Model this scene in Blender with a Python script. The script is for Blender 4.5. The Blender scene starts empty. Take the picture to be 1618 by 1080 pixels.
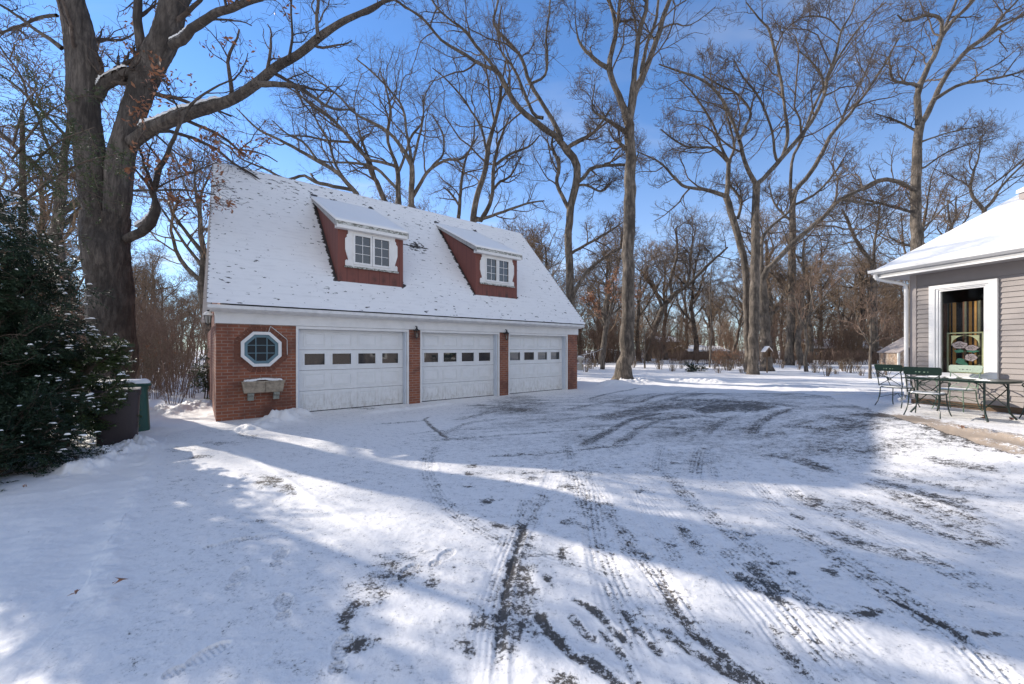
import bpy, bmesh, math, random
import numpy as np
from mathutils import Vector, Matrix
R = math.radians
C = bpy.context.scene.collection
rng = np.random.default_rng(7)
random.seed(7)

# ------------------------------------------------------------------ camera geometry (metres, camera looks along +Y)
FPX, CX, HY, CZ = 629.0, 809.0, 551.0, 1.64

def sst(x):
    x = np.clip(x, 0, 1)
    return x * x * (3 - 2 * x)

def ground_base(x, y):
    """lie of the land: the yard is level and rises to the patio by the house"""
    x = np.asarray(x, float); y = np.asarray(y, float)
    g = 0.30 * sst((x + 0.25 * (y - 7) - 4.3) / 3.4) * sst((15.5 - y) / 4.0)
    return g

def on_ground(px, py):
    Y = FPX * CZ / (py - HY)
    for _ in range(12):
        X = (px - CX) / FPX * Y
        g = float(ground_base(X, Y))
        Y = FPX * (CZ - g) / (py - HY)
    return (px - CX) / FPX * Y, Y

def at(px, py, Y):
    return np.array([(px - CX) / FPX * Y, Y, CZ + (HY - py) / FPX * Y])

# ------------------------------------------------------------------ object helpers
def tag(o, label=None, cat=None, group=None, kind=None):
    if label: o['label'] = label
    if cat: o['category'] = cat
    if group: o['group'] = group
    if kind: o['kind'] = kind
    return o

def empty(name, loc=(0, 0, 0), rz=0.0, label=None, cat=None, group=None):
    o = bpy.data.objects.new(name, None)
    C.objects.link(o)
    o.empty_display_size = .2
    o.location = loc
    o.rotation_euler = (0, 0, rz)
    return tag(o, label, cat, group)

def link_mesh(name, me, mat, parent=None):
    o = bpy.data.objects.new(name, me)
    C.objects.link(o)
    if mat is not None:
        for m in (mat if isinstance(mat, (list, tuple)) else [mat]):
            me.materials.append(m)
    if parent is not None:
        o.parent = parent
    return o

def np_mesh(name, V, F, mat, parent=None, smooth=False, attrs=None, matidx=None):
    """V (n,3); F (m,k) constant face size, or a list of such arrays"""
    me = bpy.data.meshes.new(name)
    Fs = F if isinstance(F, list) else [F]
    Fs = [f for f in Fs if len(f)]
    V = np.asarray(V, np.float32)
    me.vertices.add(len(V))
    me.vertices.foreach_set('co', V.ravel())
    tot = sum(f.size for f in Fs)
    me.loops.add(tot)
    me.loops.foreach_set('vertex_index', np.concatenate([f.ravel() for f in Fs]).astype(np.int32))
    npoly = sum(len(f) for f in Fs)
    me.polygons.add(npoly)
    ls = []; off = 0
    for f in Fs:
        ls.append(off + np.arange(len(f)) * f.shape[1]); off += f.size
    me.polygons.foreach_set('loop_start', np.concatenate(ls).astype(np.int32))
    if matidx is not None:
        me.polygons.foreach_set('material_index', np.asarray(matidx, np.int32))
    me.update(calc_edges=True)
    if smooth:
        me.polygons.foreach_set('use_smooth', np.ones(npoly, bool))
    if attrs:
        for k, v in attrs.items():
            a = me.attributes.new(k, 'FLOAT', 'POINT')
            a.data.foreach_set('value', np.asarray(v, np.float32).ravel())
    return link_mesh(name, me, mat, parent)

class MB:
    """collects simple solids and links them as ONE mesh object"""
    def __init__(self):
        self.v = []; self.f = []
    def add(self, vs, fs):
        n = len(self.v)
        self.v += [tuple(map(float, p)) for p in vs]
        self.f += [tuple(i + n for i in f) for f in fs]
        return self
    def box(self, x0, x1, y0, y1, z0, z1):
        return self.add([(x0,y0,z0),(x1,y0,z0),(x1,y1,z0),(x0,y1,z0),(x0,y0,z1),(x1,y0,z1),(x1,y1,z1),(x0,y1,z1)],
                        [(0,3,2,1),(4,5,6,7),(0,1,5,4),(1,2,6,5),(2,3,7,6),(3,0,4,7)])
    def prism(self, poly, y0, y1):
        """poly in (x,z), extruded along y"""
        n = len(poly)
        vs = [(p[0], y0, p[1]) for p in poly] + [(p[0], y1, p[1]) for p in poly]
        fs = [tuple(range(n)), tuple(range(2*n-1, n-1, -1))]
        fs += [(i, i+n, (i+1) % n + n, (i+1) % n) for i in range(n)]
        return self.add(vs, fs)
    def prism_x(self, poly, x0, x1):
        """poly in (y,z), extruded along x"""
        n = len(poly)
        vs = [(x0, p[0], p[1]) for p in poly] + [(x1, p[0], p[1]) for p in poly]
        fs = [tuple(range(n-1, -1, -1)), tuple(range(n, 2*n))]
        fs += [((i+1) % n, (i+1) % n + n, i+n, i) for i in range(n)]
        return self.add(vs, fs)
    def ring(self, outer, inner, y0, y1):
        """flat frame between two (x,z) loops of equal length, y0..y1 thick"""
        n = len(outer)
        vs = [(p[0], y0, p[1]) for p in outer] + [(p[0], y0, p[1]) for p in inner] + \
             [(p[0], y1, p[1]) for p in outer] + [(p[0], y1, p[1]) for p in inner]
        fs = []
        for i in range(n):
            j = (i+1) % n
            fs += [(i, j, j+n, i+n), (i+2*n, i+3*n, j+3*n, j+2*n), (i, i+2*n, j+2*n, j), (i+n, j+n, j+3*n, i+3*n)]
        return self.add(vs, fs)
    def tube(self, pts, r, k=8, closed=False):
        P = [Vector(p) for p in pts]; n = len(P)
        rr = r if isinstance(r, (list, tuple)) else [r]*n
        base = len(self.v); up = Vector((0.13, 0.21, 0.97))
        for i, p in enumerate(P):
            t = (P[(i+1) % n] - P[i-1]) if closed else (P[min(i+1, n-1)] - P[max(i-1, 0)])
            t.normalize()
            u = t.cross(up)
            if u.length < .15: u = t.cross(Vector((1, 0, .1)))
            u.normalize(); w = t.cross(u)
            for j in range(k):
                a = 2*math.pi*j/k
                self.v.append(tuple(p + (u*math.cos(a) + w*math.sin(a))*rr[i]))
        m = n if closed else n-1
        for i in range(m):
            a = base+i*k; b = base+((i+1) % n)*k
            for j in range(k):
                self.f.append((a+j, a+(j+1) % k, b+(j+1) % k, b+j))
        if not closed:
            self.f.append(tuple(base+j for j in range(k-1, -1, -1)))
            self.f.append(tuple(base+(n-1)*k+j for j in range(k)))
        return self
    def lathe(self, prof, cx, cy, k=16):
        base = len(self.v); n = len(prof)
        for r, z in prof:
            for j in range(k):
                a = 2*math.pi*j/k
                self.v.append((cx+r*math.cos(a), cy+r*math.sin(a), z))
        for i in range(n-1):
            for j in range(k):
                a = base+i*k; b = a+k
                self.f.append((a+j, a+(j+1) % k, b+(j+1) % k, b+j))
        self.f.append(tuple(base+j for j in range(k-1, -1, -1)))
        self.f.append(tuple(base+(n-1)*k+j for j in range(k)))
        return self
    def build(self, name, mat, parent=None, smooth=False, bevel=0.0):
        me = bpy.data.meshes.new(name)
        me.from_pydata(self.v, [], self.f)
        bm = bmesh.new(); bm.from_mesh(me)
        bmesh.ops.recalc_face_normals(bm, faces=bm.faces)
        bm.to_mesh(me); bm.free()
        if smooth:
            me.polygons.foreach_set('use_smooth', [True]*len(me.polygons))
            me.set_sharp_from_angle(angle=R(40))
        o = link_mesh(name, me, mat, parent)
        if bevel:
            b = o.modifiers.new('bevel', 'BEVEL'); b.width = bevel; b.segments = 2; b.limit_method = 'ANGLE'
        return o

def copy_tree(o, parent=None):
    c = o.copy(); C.objects.link(c)
    if parent is not None: c.parent = parent
    for ch in list(o.children): copy_tree(ch, c)
    return c

# ------------------------------------------------------------------ node helpers
class NT:
    def __init__(self, name):
        self.m = bpy.data.materials.new(name); self.m.use_nodes = True
        self.t = self.m.node_tree; self.t.nodes.clear()
        self.out = self.t.nodes.new('ShaderNodeOutputMaterial')
    def n(self, typ, **kw):
        nd = self.t.nodes.new('ShaderNode' + typ)
        for k, v in kw.items():
            if k.startswith('_'): setattr(nd, k[1:], v)
            else:
                key = k.replace('__', ' ')
                self.set(nd.inputs[key], v)
        return nd
    def set(self, inp, v):
        if isinstance(v, bpy.types.NodeSocket): self.t.links.new(v, inp)
        elif hasattr(v, 'outputs'): self.t.links.new(v.outputs[0], inp)
        else:
            if inp.type == 'RGBA' and len(v) == 3: v = (*v, 1)
            inp.default_value = v
    def math(self, op, a, b=None, c=None, clamp=False):
        nd = self.t.nodes.new('ShaderNodeMath'); nd.operation = op; nd.use_clamp = clamp
        self.set(nd.inputs[0], a)
        if b is not None: self.set(nd.inputs[1], b)
        if c is not None: self.set(nd.inputs[2], c)
        return nd.outputs[0]
    def mix(self, f, a, b, blend='MIX'):
        nd = self.t.nodes.new('ShaderNodeMix'); nd.data_type = 'RGBA'; nd.blend_type = blend
        self.set(nd.inputs[0], f); self.set(nd.inputs[6], a); self.set(nd.inputs[7], b)
        return nd.outputs[2]
    def ramp(self, x, a, b, v0=0.0, v1=1.0):
        nd = self.t.nodes.new('ShaderNodeMapRange'); nd.interpolation_type = 'SMOOTHSTEP'
        self.set(nd.inputs[0], x); nd.inputs[1].default_value = a; nd.inputs[2].default_value = b
        nd.inputs[3].default_value = v0; nd.inputs[4].default_value = v1
        return nd.outputs[0]
    def coord(self, kind='Object', scale=(1, 1, 1), rot=(0, 0, 0)):
        tc = self.t.nodes.new('ShaderNodeTexCoord')
        mp = self.t.nodes.new('ShaderNodeMapping')
        self.t.links.new(tc.outputs[kind], mp.inputs[0])
        mp.inputs['Scale'].default_value = scale; mp.inputs['Rotation'].default_value = rot
        return mp.outputs[0]
    def noise(self, vec, scale, detail=4, rough=.55, dist=0.0):
        nd = self.t.nodes.new('ShaderNodeTexNoise')
        self.t.links.new(vec, nd.inputs['Vector']); nd.inputs['Scale'].default_value = scale
        nd.inputs['Detail'].default_value = detail; nd.inputs['Roughness'].default_value = rough
        nd.inputs['Distortion'].default_value = dist
        return nd.outputs[0]
    def bump(self, h, strength=.3, dist=.01, nrm=None):
        nd = self.t.nodes.new('ShaderNodeBump')
        self.set(nd.inputs['Height'], h); nd.inputs['Strength'].default_value = strength; nd.inputs['Distance'].default_value = dist
        if nrm is not None: self.set(nd.inputs['Normal'], nrm)
        return nd.outputs[0]
    def bsdf(self, col, rough=.6, metal=0.0, nrm=None, **kw):
        b = self.t.nodes.new('ShaderNodeBsdfPrincipled')
        self.set(b.inputs['Base Color'], col); self.set(b.inputs['Roughness'], rough); self.set(b.inputs['Metallic'], metal)
        if nrm is not None: self.set(b.inputs['Normal'], nrm)
        for k, v in kw.items(): self.set(b.inputs[k.replace('__', ' ')], v)
        self.t.links.new(b.outputs[0], self.out.inputs[0])
        return self.m

def paint(name, col, rough=.5, dirt=.12, scale=3.0, metal=0.0, bump=.15):
    T = NT(name); v = T.coord()
    n = T.noise(v, scale, 5, .65); n2 = T.noise(v, 60, 3, .6)
    c = T.mix(T.ramp(n, .35, .75, 0, 1), col, tuple(x*(1-dirt*2) for x in col))
    c = T.mix(T.math('MULTIPLY', n2, dirt), c, tuple(x*.6 for x in col))
    return T.bsdf(c, rough, metal, T.bump(n2, bump, .004))

# ------------------------------------------------------------------ value noise for geometry
def _hash(ix, iy, s):
    h = (ix.astype(np.int64)*374761393 + iy.astype(np.int64)*668265263 + s*1442695041) & 0x7fffffff
    h = ((h ^ (h >> 13)) * 1274126177) & 0x7fffffff
    return ((h ^ (h >> 16)) & 0xffff) / 65535.0

def vnoise(x, y, s=0):
    ix = np.floor(x); iy = np.floor(y); fx = x-ix; fy = y-iy
    fx = fx*fx*(3-2*fx); fy = fy*fy*(3-2*fy)
    a = _hash(ix, iy, s); b = _hash(ix+1, iy, s); c = _hash(ix, iy+1, s); d = _hash(ix+1, iy+1, s)
    return (a*(1-fx)+b*fx)*(1-fy)+(c*(1-fx)+d*fx)*fy

def fbm(x, y, octv=4, s=0, gain=.5):
    o = 0; a = 1; t = 0
    for i in range(octv):
        o = o + a*vnoise(x*2**i+i*17.3, y*2**i-i*9.1, s+i); t += a; a *= gain
    return o/t

SKY_TINT=(.76,1.02,1.30,1); CLOUD=(5.0,5.1,5.3,1); SKY_STRENGTH=.14; EXPOSURE=.38
# ------------------------------------------------------------------ materials
M = {}
def snow_mat(name, specks=0.0, tint=(.91, .865, .825)):
    T = NT(name); v = T.coord()
    n = T.noise(v, 2.2, 5, .6); f = T.noise(v, 45, 4, .65)
    c = T.mix(n, tint, tuple(min(.93, x*1.05) for x in tint))
    h = T.math('ADD', T.math('MULTIPLY', n, .6), T.math('MULTIPLY', f, .35))
    return T.bsdf(c, .7, 0, T.bump(h, .4, .02), Subsurface__Weight=.0)
M['snow'] = snow_mat('fresh_snow')

def snowy_ground(name, asphalt_a, asphalt_b, grit, brownish):
    """snow cover over a paved or grassy base; 'bare' says where tyres and feet have worn through"""
    T = NT(name); v = T.coord()
    at_ = T.n('Attribute', _attribute_name='bare'); bare = at_.outputs['Fac']
    tr = T.n('Attribute', _attribute_name='thin').outputs['Fac']
    vs = T.coord(scale=(1.0, 1.35, 1.0), rot=(0, 0, R(28)))
    fine = T.noise(v, 42, 6, .72)
    mid = T.noise(vs, 9, 6, .68, .4)
    low = T.noise(v, 1.3, 4, .6)
    k = T.math('ADD', bare, T.math('MULTIPLY', T.math('SUBTRACT', fine, .5), 2.7))
    k = T.math('ADD', k, T.math('MULTIPLY', T.math('SUBTRACT', mid, .5), 2.3))
    k = T.math('ADD', k, T.math('MULTIPLY', T.math('SUBTRACT', low, .5), .5))
    k = T.math('ADD', k, T.math('MULTIPLY', T.math('SUBTRACT', T.noise(v, 150, 3, .7), .5), 1.3))
    mask = T.ramp(k, .60, .76)
    veil = T.ramp(T.math('ADD', k, T.math('MULTIPLY', tr, .40)), .16, .95)
    vor = T.n('TexVoronoi', Vector=v, Scale=grit)
    stone = T.mix(vor.outputs['Color'], asphalt_a, asphalt_b)
    stone = T.mix(T.ramp(low, .35, .65), stone, brownish)
    stone = T.mix(T.ramp(fine, .55, .75), stone, (.16, .15, .14))
    wet = T.mix(.35, stone, (.55, .57, .60))
    snow = T.mix(T.noise(v, 3.1, 4, .6), (.88, .835, .79), (.93, .89, .85))
    snow = T.mix(T.math('MULTIPLY', veil, .62), snow, (.40, .385, .37))
    # little bits of bark, leaf and grit lying on the snow
    deb = T.noise(T.coord(scale=(1, 1.6, 1)), 23, 2, .5)
    snow = T.mix(T.ramp(deb, .765, .80), snow, (.10, .07, .05))
    col = T.mix(mask, snow, stone)
    h = T.math('ADD', T.math('MULTIPLY', T.math('SUBTRACT', 1.0, mask), .8), T.math('MULTIPLY', fine, .45))
    h = T.math('ADD', h, T.math('MULTIPLY', T.noise(v, 14, 5, .65), .8))
    rough = T.math('SUBTRACT', .72, T.math('MULTIPLY', mask, .18))
    return T.bsdf(col, rough, 0, T.bump(h, .55, .014))
M['drive'] = snowy_ground('snow_on_asphalt', (.042, .039, .036), (.125, .113, .098), 190, (.095, .075, .055))
M['patio'] = snowy_ground('snow_on_concrete', (.44, .34, .25), (.52, .41, .31), 90, (.40, .31, .23))
M['lawn'] = snowy_ground('snow_on_grass', (.06, .05, .03), (.12, .10, .06), 60, (.09, .07, .045))

def brick():
    T = NT('red_brick')
    tc = T.n('TexCoord'); sp = T.n('SeparateXYZ', Vector=tc.outputs['Object'])
    u = T.math('ADD', sp.outputs[0], sp.outputs[1])
    cb = T.n('CombineXYZ', X=u, Y=sp.outputs[2])
    b = T.n('TexBrick', Vector=cb.outputs[0], Color1=(.35, .112, .052), Color2=(.24, .075, .040), Mortar=(.36, .25, .19),
            Scale=1.0, Mortar__Size=.0085, Mortar__Smooth=.2, Bias=0.0, Brick__Width=.215, Row__Height=.0735)
    v = T.coord()
    n = T.noise(v, 1.6, 5, .6); f = T.noise(v, 70, 4, .6)
    c = T.mix(T.ramp(n, .42, .72), b.outputs[0], (.14, .058, .038))
    c = T.mix(T.math('MULTIPLY', f, .35), c, (.12, .05, .04))
    h = T.math('ADD', T.math('MULTIPLY', b.outputs['Fac'], -1.0), T.math('MULTIPLY', f, .3))
    return T.bsdf(c, .85, 0, T.bump(h, .6, .006))
M['brick'] = brick()
M['white'] = paint('white_trim_paint', (.80, .77, .735), .5, .06)
M['door_white'] = paint('white_door_paint', (.80, .785, .765), .42, .05, 2.0)
def door_paint():
    T = NT('salt_splashed_white_door'); tc = T.n('TexCoord'); z = T.n('SeparateXYZ', Vector=tc.outputs['Object']).outputs[2]
    v = T.coord(); n = T.noise(v, 4, 6, .7); f = T.noise(T.coord(scale=(1, 1, .3)), 14, 5, .7)
    c = T.mix(T.ramp(n, .3, .7), (.80, .785, .765), (.74, .725, .70))
    low = T.ramp(z, .75, .0, 0, 1)
    c = T.mix(T.math('MULTIPLY', T.math('MULTIPLY', low, T.ramp(f, .40, .70)), .55), c, (.36, .31, .25))
    return T.bsdf(c, .45, 0, T.bump(f, .12, .003))
M['door_white'] = door_paint()
M['jamb'] = paint('pale_blue_white_jamb', (.66, .70, .76), .5, .05)
M['black'] = paint('black_iron', (.02, .02, .022), .45, .1)
M['gutter'] = paint('pale_gutter', (.74, .71, .68), .4, .1, 5)
M['teal'] = paint('blue_grey_sash', (.12, .21, .25), .5, .1)
M['planter'] = paint('weathered_tan_stone', (.42, .34, .25), .8, .3, 9)
M['bracket'] = paint('grey_stone_bracket', (.33, .33, .28), .85, .2, 9)
M['cable'] = paint('pale_wire', (.7, .68, .64), .5, .1)

def weathered():
    T = NT('peeling_white_edge'); v = T.coord(scale=(1, 1, 2.5))
    n = T.noise(v, 11, 6, .75)
    c = T.mix(T.ramp(n, .42, .58), (.62, .61, .57), (.10, .10, .07))
    return T.bsdf(c, .8, 0, T.bump(n, .4, .01))
M['weathered'] = weathered()

def red_boards():
    T = NT('red_painted_boards')
    tc = T.n('TexCoord'); sp = T.n('SeparateXYZ', Vector=tc.outputs['Object'])
    u = T.math('ADD', sp.outputs[0], sp.outputs[1])
    fr = T.math('FRACT', T.math('DIVIDE', u, .305))
    d = T.math('ABSOLUTE', T.math('SUBTRACT', fr, .5))
    groove = T.ramp(d, .47, .495)
    v = T.coord(); vv = T.coord(scale=(6, 6, .7))
    streak = T.noise(vv, 3, 5, .6); n = T.noise(v, 3.3, 5, .65)
    low = T.ramp(sp.outputs[2], 3.50, 3.98, 1.0, 0.0)
    mould = T.math('MULTIPLY', T.math('MULTIPLY', low, T.ramp(d, .38, .08)), T.ramp(n, .38, .62))
    c = T.mix(streak, (.155, .048, .036), (.21, .068, .048))
    c = T.mix(T.math('MULTIPLY', mould, .85), c, (.035, .022, .018))
    c = T.mix(groove, c, (.05, .016, .014))
    return T.bsdf(c, .7, 0, T.bump(T.math('SUBTRACT', T.math('MULTIPLY', streak, .3), groove), .5, .008))
M['red'] = red_boards()

def roof_snow():
    T = NT('thin_snow_on_shingles'); tc = T.n('TexCoord')
    v = T.coord(scale=(1, 2.2, 2.2)); vo = T.coord()
    sp = T.n('SeparateXYZ', Vector=tc.outputs['Object'])
    big = T.noise(vo, 1.1, 3, .6)
    a = T.noise(v, 5.5, 3, .6)
    edge = T.math('MULTIPLY', T.ramp(sp.outputs[2], 4.6, 7.2, 0, .055), T.ramp(sp.outputs[0], 9.0, 1.0, .25, 1.0))
    th = T.math('ADD', a, T.math('ADD', edge, T.math('MULTIPLY', T.math('SUBTRACT', big, .5), .16)))
    wh = T.n('Attribute', _attribute_name='worn').outputs['Fac']
    th = T.math('ADD', th, wh)
    spot = T.ramp(th, .660, .674)
    riser = T.n('Attribute', _attribute_name='riser').outputs['Fac']
    thin = T.math('MULTIPLY', riser, T.ramp(T.noise(v, 3, 4, .7), .42, .75))
    f = T.noise(vo, 60, 4, .6)
    snow = T.mix(T.noise(vo, 2, 4, .6), (.83, .81, .80), (.89, .875, .865))
    col = T.mix(T.math('MULTIPLY', thin, .24), snow, (.22, .21, .21))
    col = T.mix(spot, col, (.045, .038, .035))
    return T.bsdf(col, .75, 0, T.bump(T.math('SUBTRACT', f, spot), .35, .01))
M['roof_snow'] = roof_snow()
M['shingle'] = paint('dark_shingle', (.05, .045, .042), .9, .2, 20)

def glass(name, col=(.02, .022, .025), rough=.03, ior=1.9, **kw):
    T = NT(name); v = T.coord()
    n = T.noise(v, 2.2, 2, .5)
    return T.bsdf(col, rough, 0, T.bump(n, .06, .02), IOR=ior, **kw)
M['glass'] = glass('dark_window_glass')
M['glass_teal'] = glass('octagon_glass', (.006, .012, .020), .12, 1.3)
def clear_glass():
    T = NT('clear_window_glass')
    tr = T.n('BsdfTransparent', Color=(.86, .88, .87)); gl = T.n('BsdfGlossy', Roughness=.02, Color=(1, 1, 1))
    fr = T.n('Fresnel', IOR=1.22)
    mx = T.n('MixShader'); T.set(mx.inputs[0], fr); T.set(mx.inputs[1], tr); T.set(mx.inputs[2], gl)
    T.t.links.new(mx.outputs[0], T.out.inputs[0]); return T.m
M['clear'] = clear_glass()

def bark(name, a, b, snow=.5, vs=(1, 1, .22), sc=9.0):
    T = NT(name); v = T.coord(scale=vs); vo = T.coord()
    r = T.noise(v, sc, 6, .7, .6); g = T.noise(vo, 1.1, 4, .6)
    r2 = T.noise(v, sc*2.3, 3, .6, 1.2)
    crack = T.ramp(T.math('ABSOLUTE', T.math('SUBTRACT', r2, .5)), .0, .05)
    c = T.mix(T.ramp(r, .38, .62), a, b)
    c = T.mix(T.ramp(g, .4, .7), c, tuple(x*.78 for x in a))
    c = T.mix(T.math('MULTIPLY', T.math('SUBTRACT', 1.0, crack), .18), c, tuple(x*.35 for x in a))
    ge = T.n('NewGeometry'); nz = T.n('SeparateXYZ', Vector=ge.outputs['Normal']).outputs[2]
    if snow > 0:
        sn = T.noise(vo, 1.7, 4, .6)
        s = T.ramp(T.math('ADD', T.math('MULTIPLY', nz, .75), T.math('MULTIPLY', T.math('SUBTRACT', sn, .5), 1.2)), 1.0-snow, 1.12-snow)
        c = T.mix(s, c, (.86, .85, .85))
    h = T.math('ADD', T.math('MULTIPLY', r, .9), T.math('MULTIPLY', crack, .25))
    return T.bsdf(c, .9, 0, T.bump(h, .9, .03))
M['bark_oak'] = bark('furrowed_oak_bark', (.060, .048, .041), (.155, .128, .108), .05, (1, 1, .13), 9)
M['bark_limb'] = bark('oak_limb_bark', (.085, .062, .05), (.155, .12, .10), .22, (1, 1, 1), 9)
M['bark_tan'] = bark('tan_grey_bark', (.075, .060, .047), (.235, .19, .15), .16, (1, 1, .22), 9)
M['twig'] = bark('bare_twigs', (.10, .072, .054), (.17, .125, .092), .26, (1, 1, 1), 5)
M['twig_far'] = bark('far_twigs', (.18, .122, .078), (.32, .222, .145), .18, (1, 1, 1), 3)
M['twig_red'] = bark('reddish_twigs', (.20, .125, .088), (.32, .215, .155), .10, (1, 1, 1), 4)
M['straw'] = bark('dry_stalks', (.22, .155, .10), (.33, .24, .16), .0, (1, 1, 1), 4)

def leafmat(name, a, b, sc=3.0, trans=.25):
    T = NT(name); v = T.coord(); n = T.noise(v, sc, 4, .7)
    c = T.mix(T.ramp(n, .3, .7), a, b)
    return T.bsdf(c, .6, 0, None, Transmission__Weight=0.0)
M['dead_leaf'] = leafmat('rusty_dead_leaf', (.20, .075, .035), (.34, .15, .07))
M['orange_leaf'] = leafmat('orange_leaf', (.36, .15, .07), (.48, .24, .13))
M['needle'] = leafmat('dark_needles', (.011, .028, .014), (.036, .064, .028), 2.4)
M['needle_green'] = leafmat('green_needles', (.03, .055, .02), (.09, .12, .035), 4)  # lighter, yellower green of the juniper, hemlock and boxwood

def siding():
    T = NT('taupe_siding'); v = T.coord(scale=(1, 1, .4))
    n = T.noise(v, 6, 4, .6)
    c = T.mix(n, (.245, .208, .188), (.29, .248, .225))
    return T.bsdf(c, .6, 0, T.bump(T.noise(T.coord(scale=(.3, .3, 8)), 30, 3, .6), .12, .003))
M['siding'] = siding()
M['corner'] = paint('taupe_corner_board', (.38, .325, .295), .5, .04)
M['soffit'] = paint('grey_soffit', (.40, .37, .36), .6, .05)
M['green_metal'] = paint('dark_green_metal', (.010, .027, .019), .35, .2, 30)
M['green_metal_lit'] = paint('sunlit_green_metal', (.20, .28, .19), .4, .2, 30)  # the chairs' green with sunlight put into the colour, for the chair by the wall
M['bin_brown'] = paint('brown_plastic', (.045, .030, .030), .55, .1)
M['bin_green'] = paint('dark_green_plastic', (.012, .075, .055), .5, .1)
M['stone'] = paint('pale_cast_stone', (.55, .50, .42), .85, .15, 12)
M['shed_white'] = paint('far_white_wall', (.62, .60, .56), .7, .1)
M['far_wall'] = paint('far_brown_wall', (.20, .14, .10), .8, .15)
M['wood'] = paint('weathered_wood', (.22, .14, .08), .8, .25, 18)
def rubble():
    T = NT('rubble_stone'); v = T.coord()
    vo = T.n('TexVoronoi', Vector=v, Scale=5.0)
    ed = T.n('TexVoronoi', _feature='DISTANCE_TO_EDGE', Vector=v, Scale=5.0)
    c = T.mix(vo.outputs['Color'], (.28, .17, .10), (.42, .34, .27))
    c = T.mix(T.ramp(ed.outputs[0], 0, .08), (.12, .10, .08), c)
    return T.bsdf(c, .9, 0, T.bump(ed.outputs[0], .6, .03))
M['rubble'] = rubble()
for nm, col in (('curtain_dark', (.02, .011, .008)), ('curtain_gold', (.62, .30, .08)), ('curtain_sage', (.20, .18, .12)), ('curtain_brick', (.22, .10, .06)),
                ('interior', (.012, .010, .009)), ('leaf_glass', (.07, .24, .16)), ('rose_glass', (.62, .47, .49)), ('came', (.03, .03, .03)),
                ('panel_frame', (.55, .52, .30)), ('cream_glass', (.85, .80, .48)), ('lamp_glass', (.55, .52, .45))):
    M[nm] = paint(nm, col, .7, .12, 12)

# ------------------------------------------------------------------ tubes and bare trees
class Tubes:
    def __init__(self): self.V = []; self.F = []; self.n = 0
    def add(self, P, Rr, k):
        """P (B,n,3), Rr (B,n)"""
        if len(P) == 0: return
        B, n, _ = P.shape
        T = np.empty_like(P)
        T[:, 1:-1] = P[:, 2:] - P[:, :-2]; T[:, 0] = P[:, 1] - P[:, 0]; T[:, -1] = P[:, -1] - P[:, -2]
        T /= np.linalg.norm(T, axis=2, keepdims=True) + 1e-9
        ref = np.zeros((B, 1, 3)); ref[:, 0] = [0.31, 0.83, 0.12]
        m = np.abs((T * ref).sum(2)).max(1) > .85
        ref[m, 0] = [.9, -.2, .3]
        U = np.cross(T, np.broadcast_to(ref, T.shape)); U /= np.linalg.norm(U, axis=2, keepdims=True) + 1e-9
        W = np.cross(T, U)
        a = np.arange(k) * 2 * np.pi / k
        ring = P[:, :, None] + Rr[:, :, None, None] * (U[:, :, None] * np.cos(a)[:, None] + W[:, :, None] * np.sin(a)[:, None])
        if k >= 40:      # deep furrows in old bark, as real relief
            s = np.concatenate([np.zeros((B, 1)), np.cumsum(np.linalg.norm(np.diff(P, axis=1), axis=2), 1)], 1)
            A_ = a[None, None, :]*np.ones((B, n, 1)); S_ = s[:, :, None]*np.ones((1, 1, k)); R_ = Rr[:, :, None]*np.ones((1, 1, k))
            cx_ = np.cos(A_); sx_ = np.sin(A_); fr = np.round(R_.mean()*42)
            w1_ = A_*fr/6.283*2+1.2*fbm(S_*2.2, cx_*3+sx_*2+9, 3, 5)*2
            rid = np.abs((w1_ % 1.0)-.5)*2
            disp = (rid-.5)*.022+(fbm(cx_*6+20, S_*7+sx_*6, 4, 9)-.5)*.05+(fbm(cx_*1.5+5, S_*1.2+sx_*1.5, 3, 19)-.5)*.12*R_
            disp *= np.clip(R_/.35, .1, 1)
            dirv = ring-P[:, :, None]; dirv /= np.linalg.norm(dirv, axis=3, keepdims=True)+1e-9
            ring = ring+dirv*disp[..., None]
        V = ring.reshape(-1, 3)
        idx = np.arange(B * n * k).reshape(B, n, k) + self.n
        A = idx[:, :-1]; D = idx[:, 1:]
        F = np.stack([A, np.roll(A, -1, 2), np.roll(D, -1, 2), D], -1).reshape(-1, 4)
        self.V.append(V); self.F.append(F); self.n += len(V)
    def build(self, name, mat, parent=None, origin=(0, 0, 0)):
        if not self.V: return None
        return np_mesh(name, np.concatenate(self.V) - np.array(origin), np.concatenate(self.F), mat, parent, smooth=True)

def resample(pts, n):
    """Catmull-Rom through rows of (x,y,z,r)"""
    P = np.asarray(pts, float)
    if len(P) == 2: return P[0] + (P[1]-P[0]) * np.linspace(0, 1, n)[:, None]
    Q = np.vstack([2*P[0]-P[1], P, 2*P[-1]-P[-2]])
    seg = np.linalg.norm(np.diff(P[:, :3], axis=0), axis=1); s = np.concatenate([[0], np.cumsum(seg)])
    u = np.linspace(0, s[-1], n); out = []
    for x in u:
        i = min(np.searchsorted(s, x, side='right')-1, len(P)-2); t = (x-s[i])/(s[i+1]-s[i]+1e-9)
        a, b, c, d = Q[i], Q[i+1], Q[i+2], Q[i+3]
        out.append(.5*((2*b)+(-a+c)*t+(2*a-5*b+4*c-d)*t*t+(-a+3*b-3*c+d)*t**3))
    o = np.array(out); o[:, 3] = np.maximum(o[:, 3], P[:, 3].min()*.8)
    return o

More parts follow.
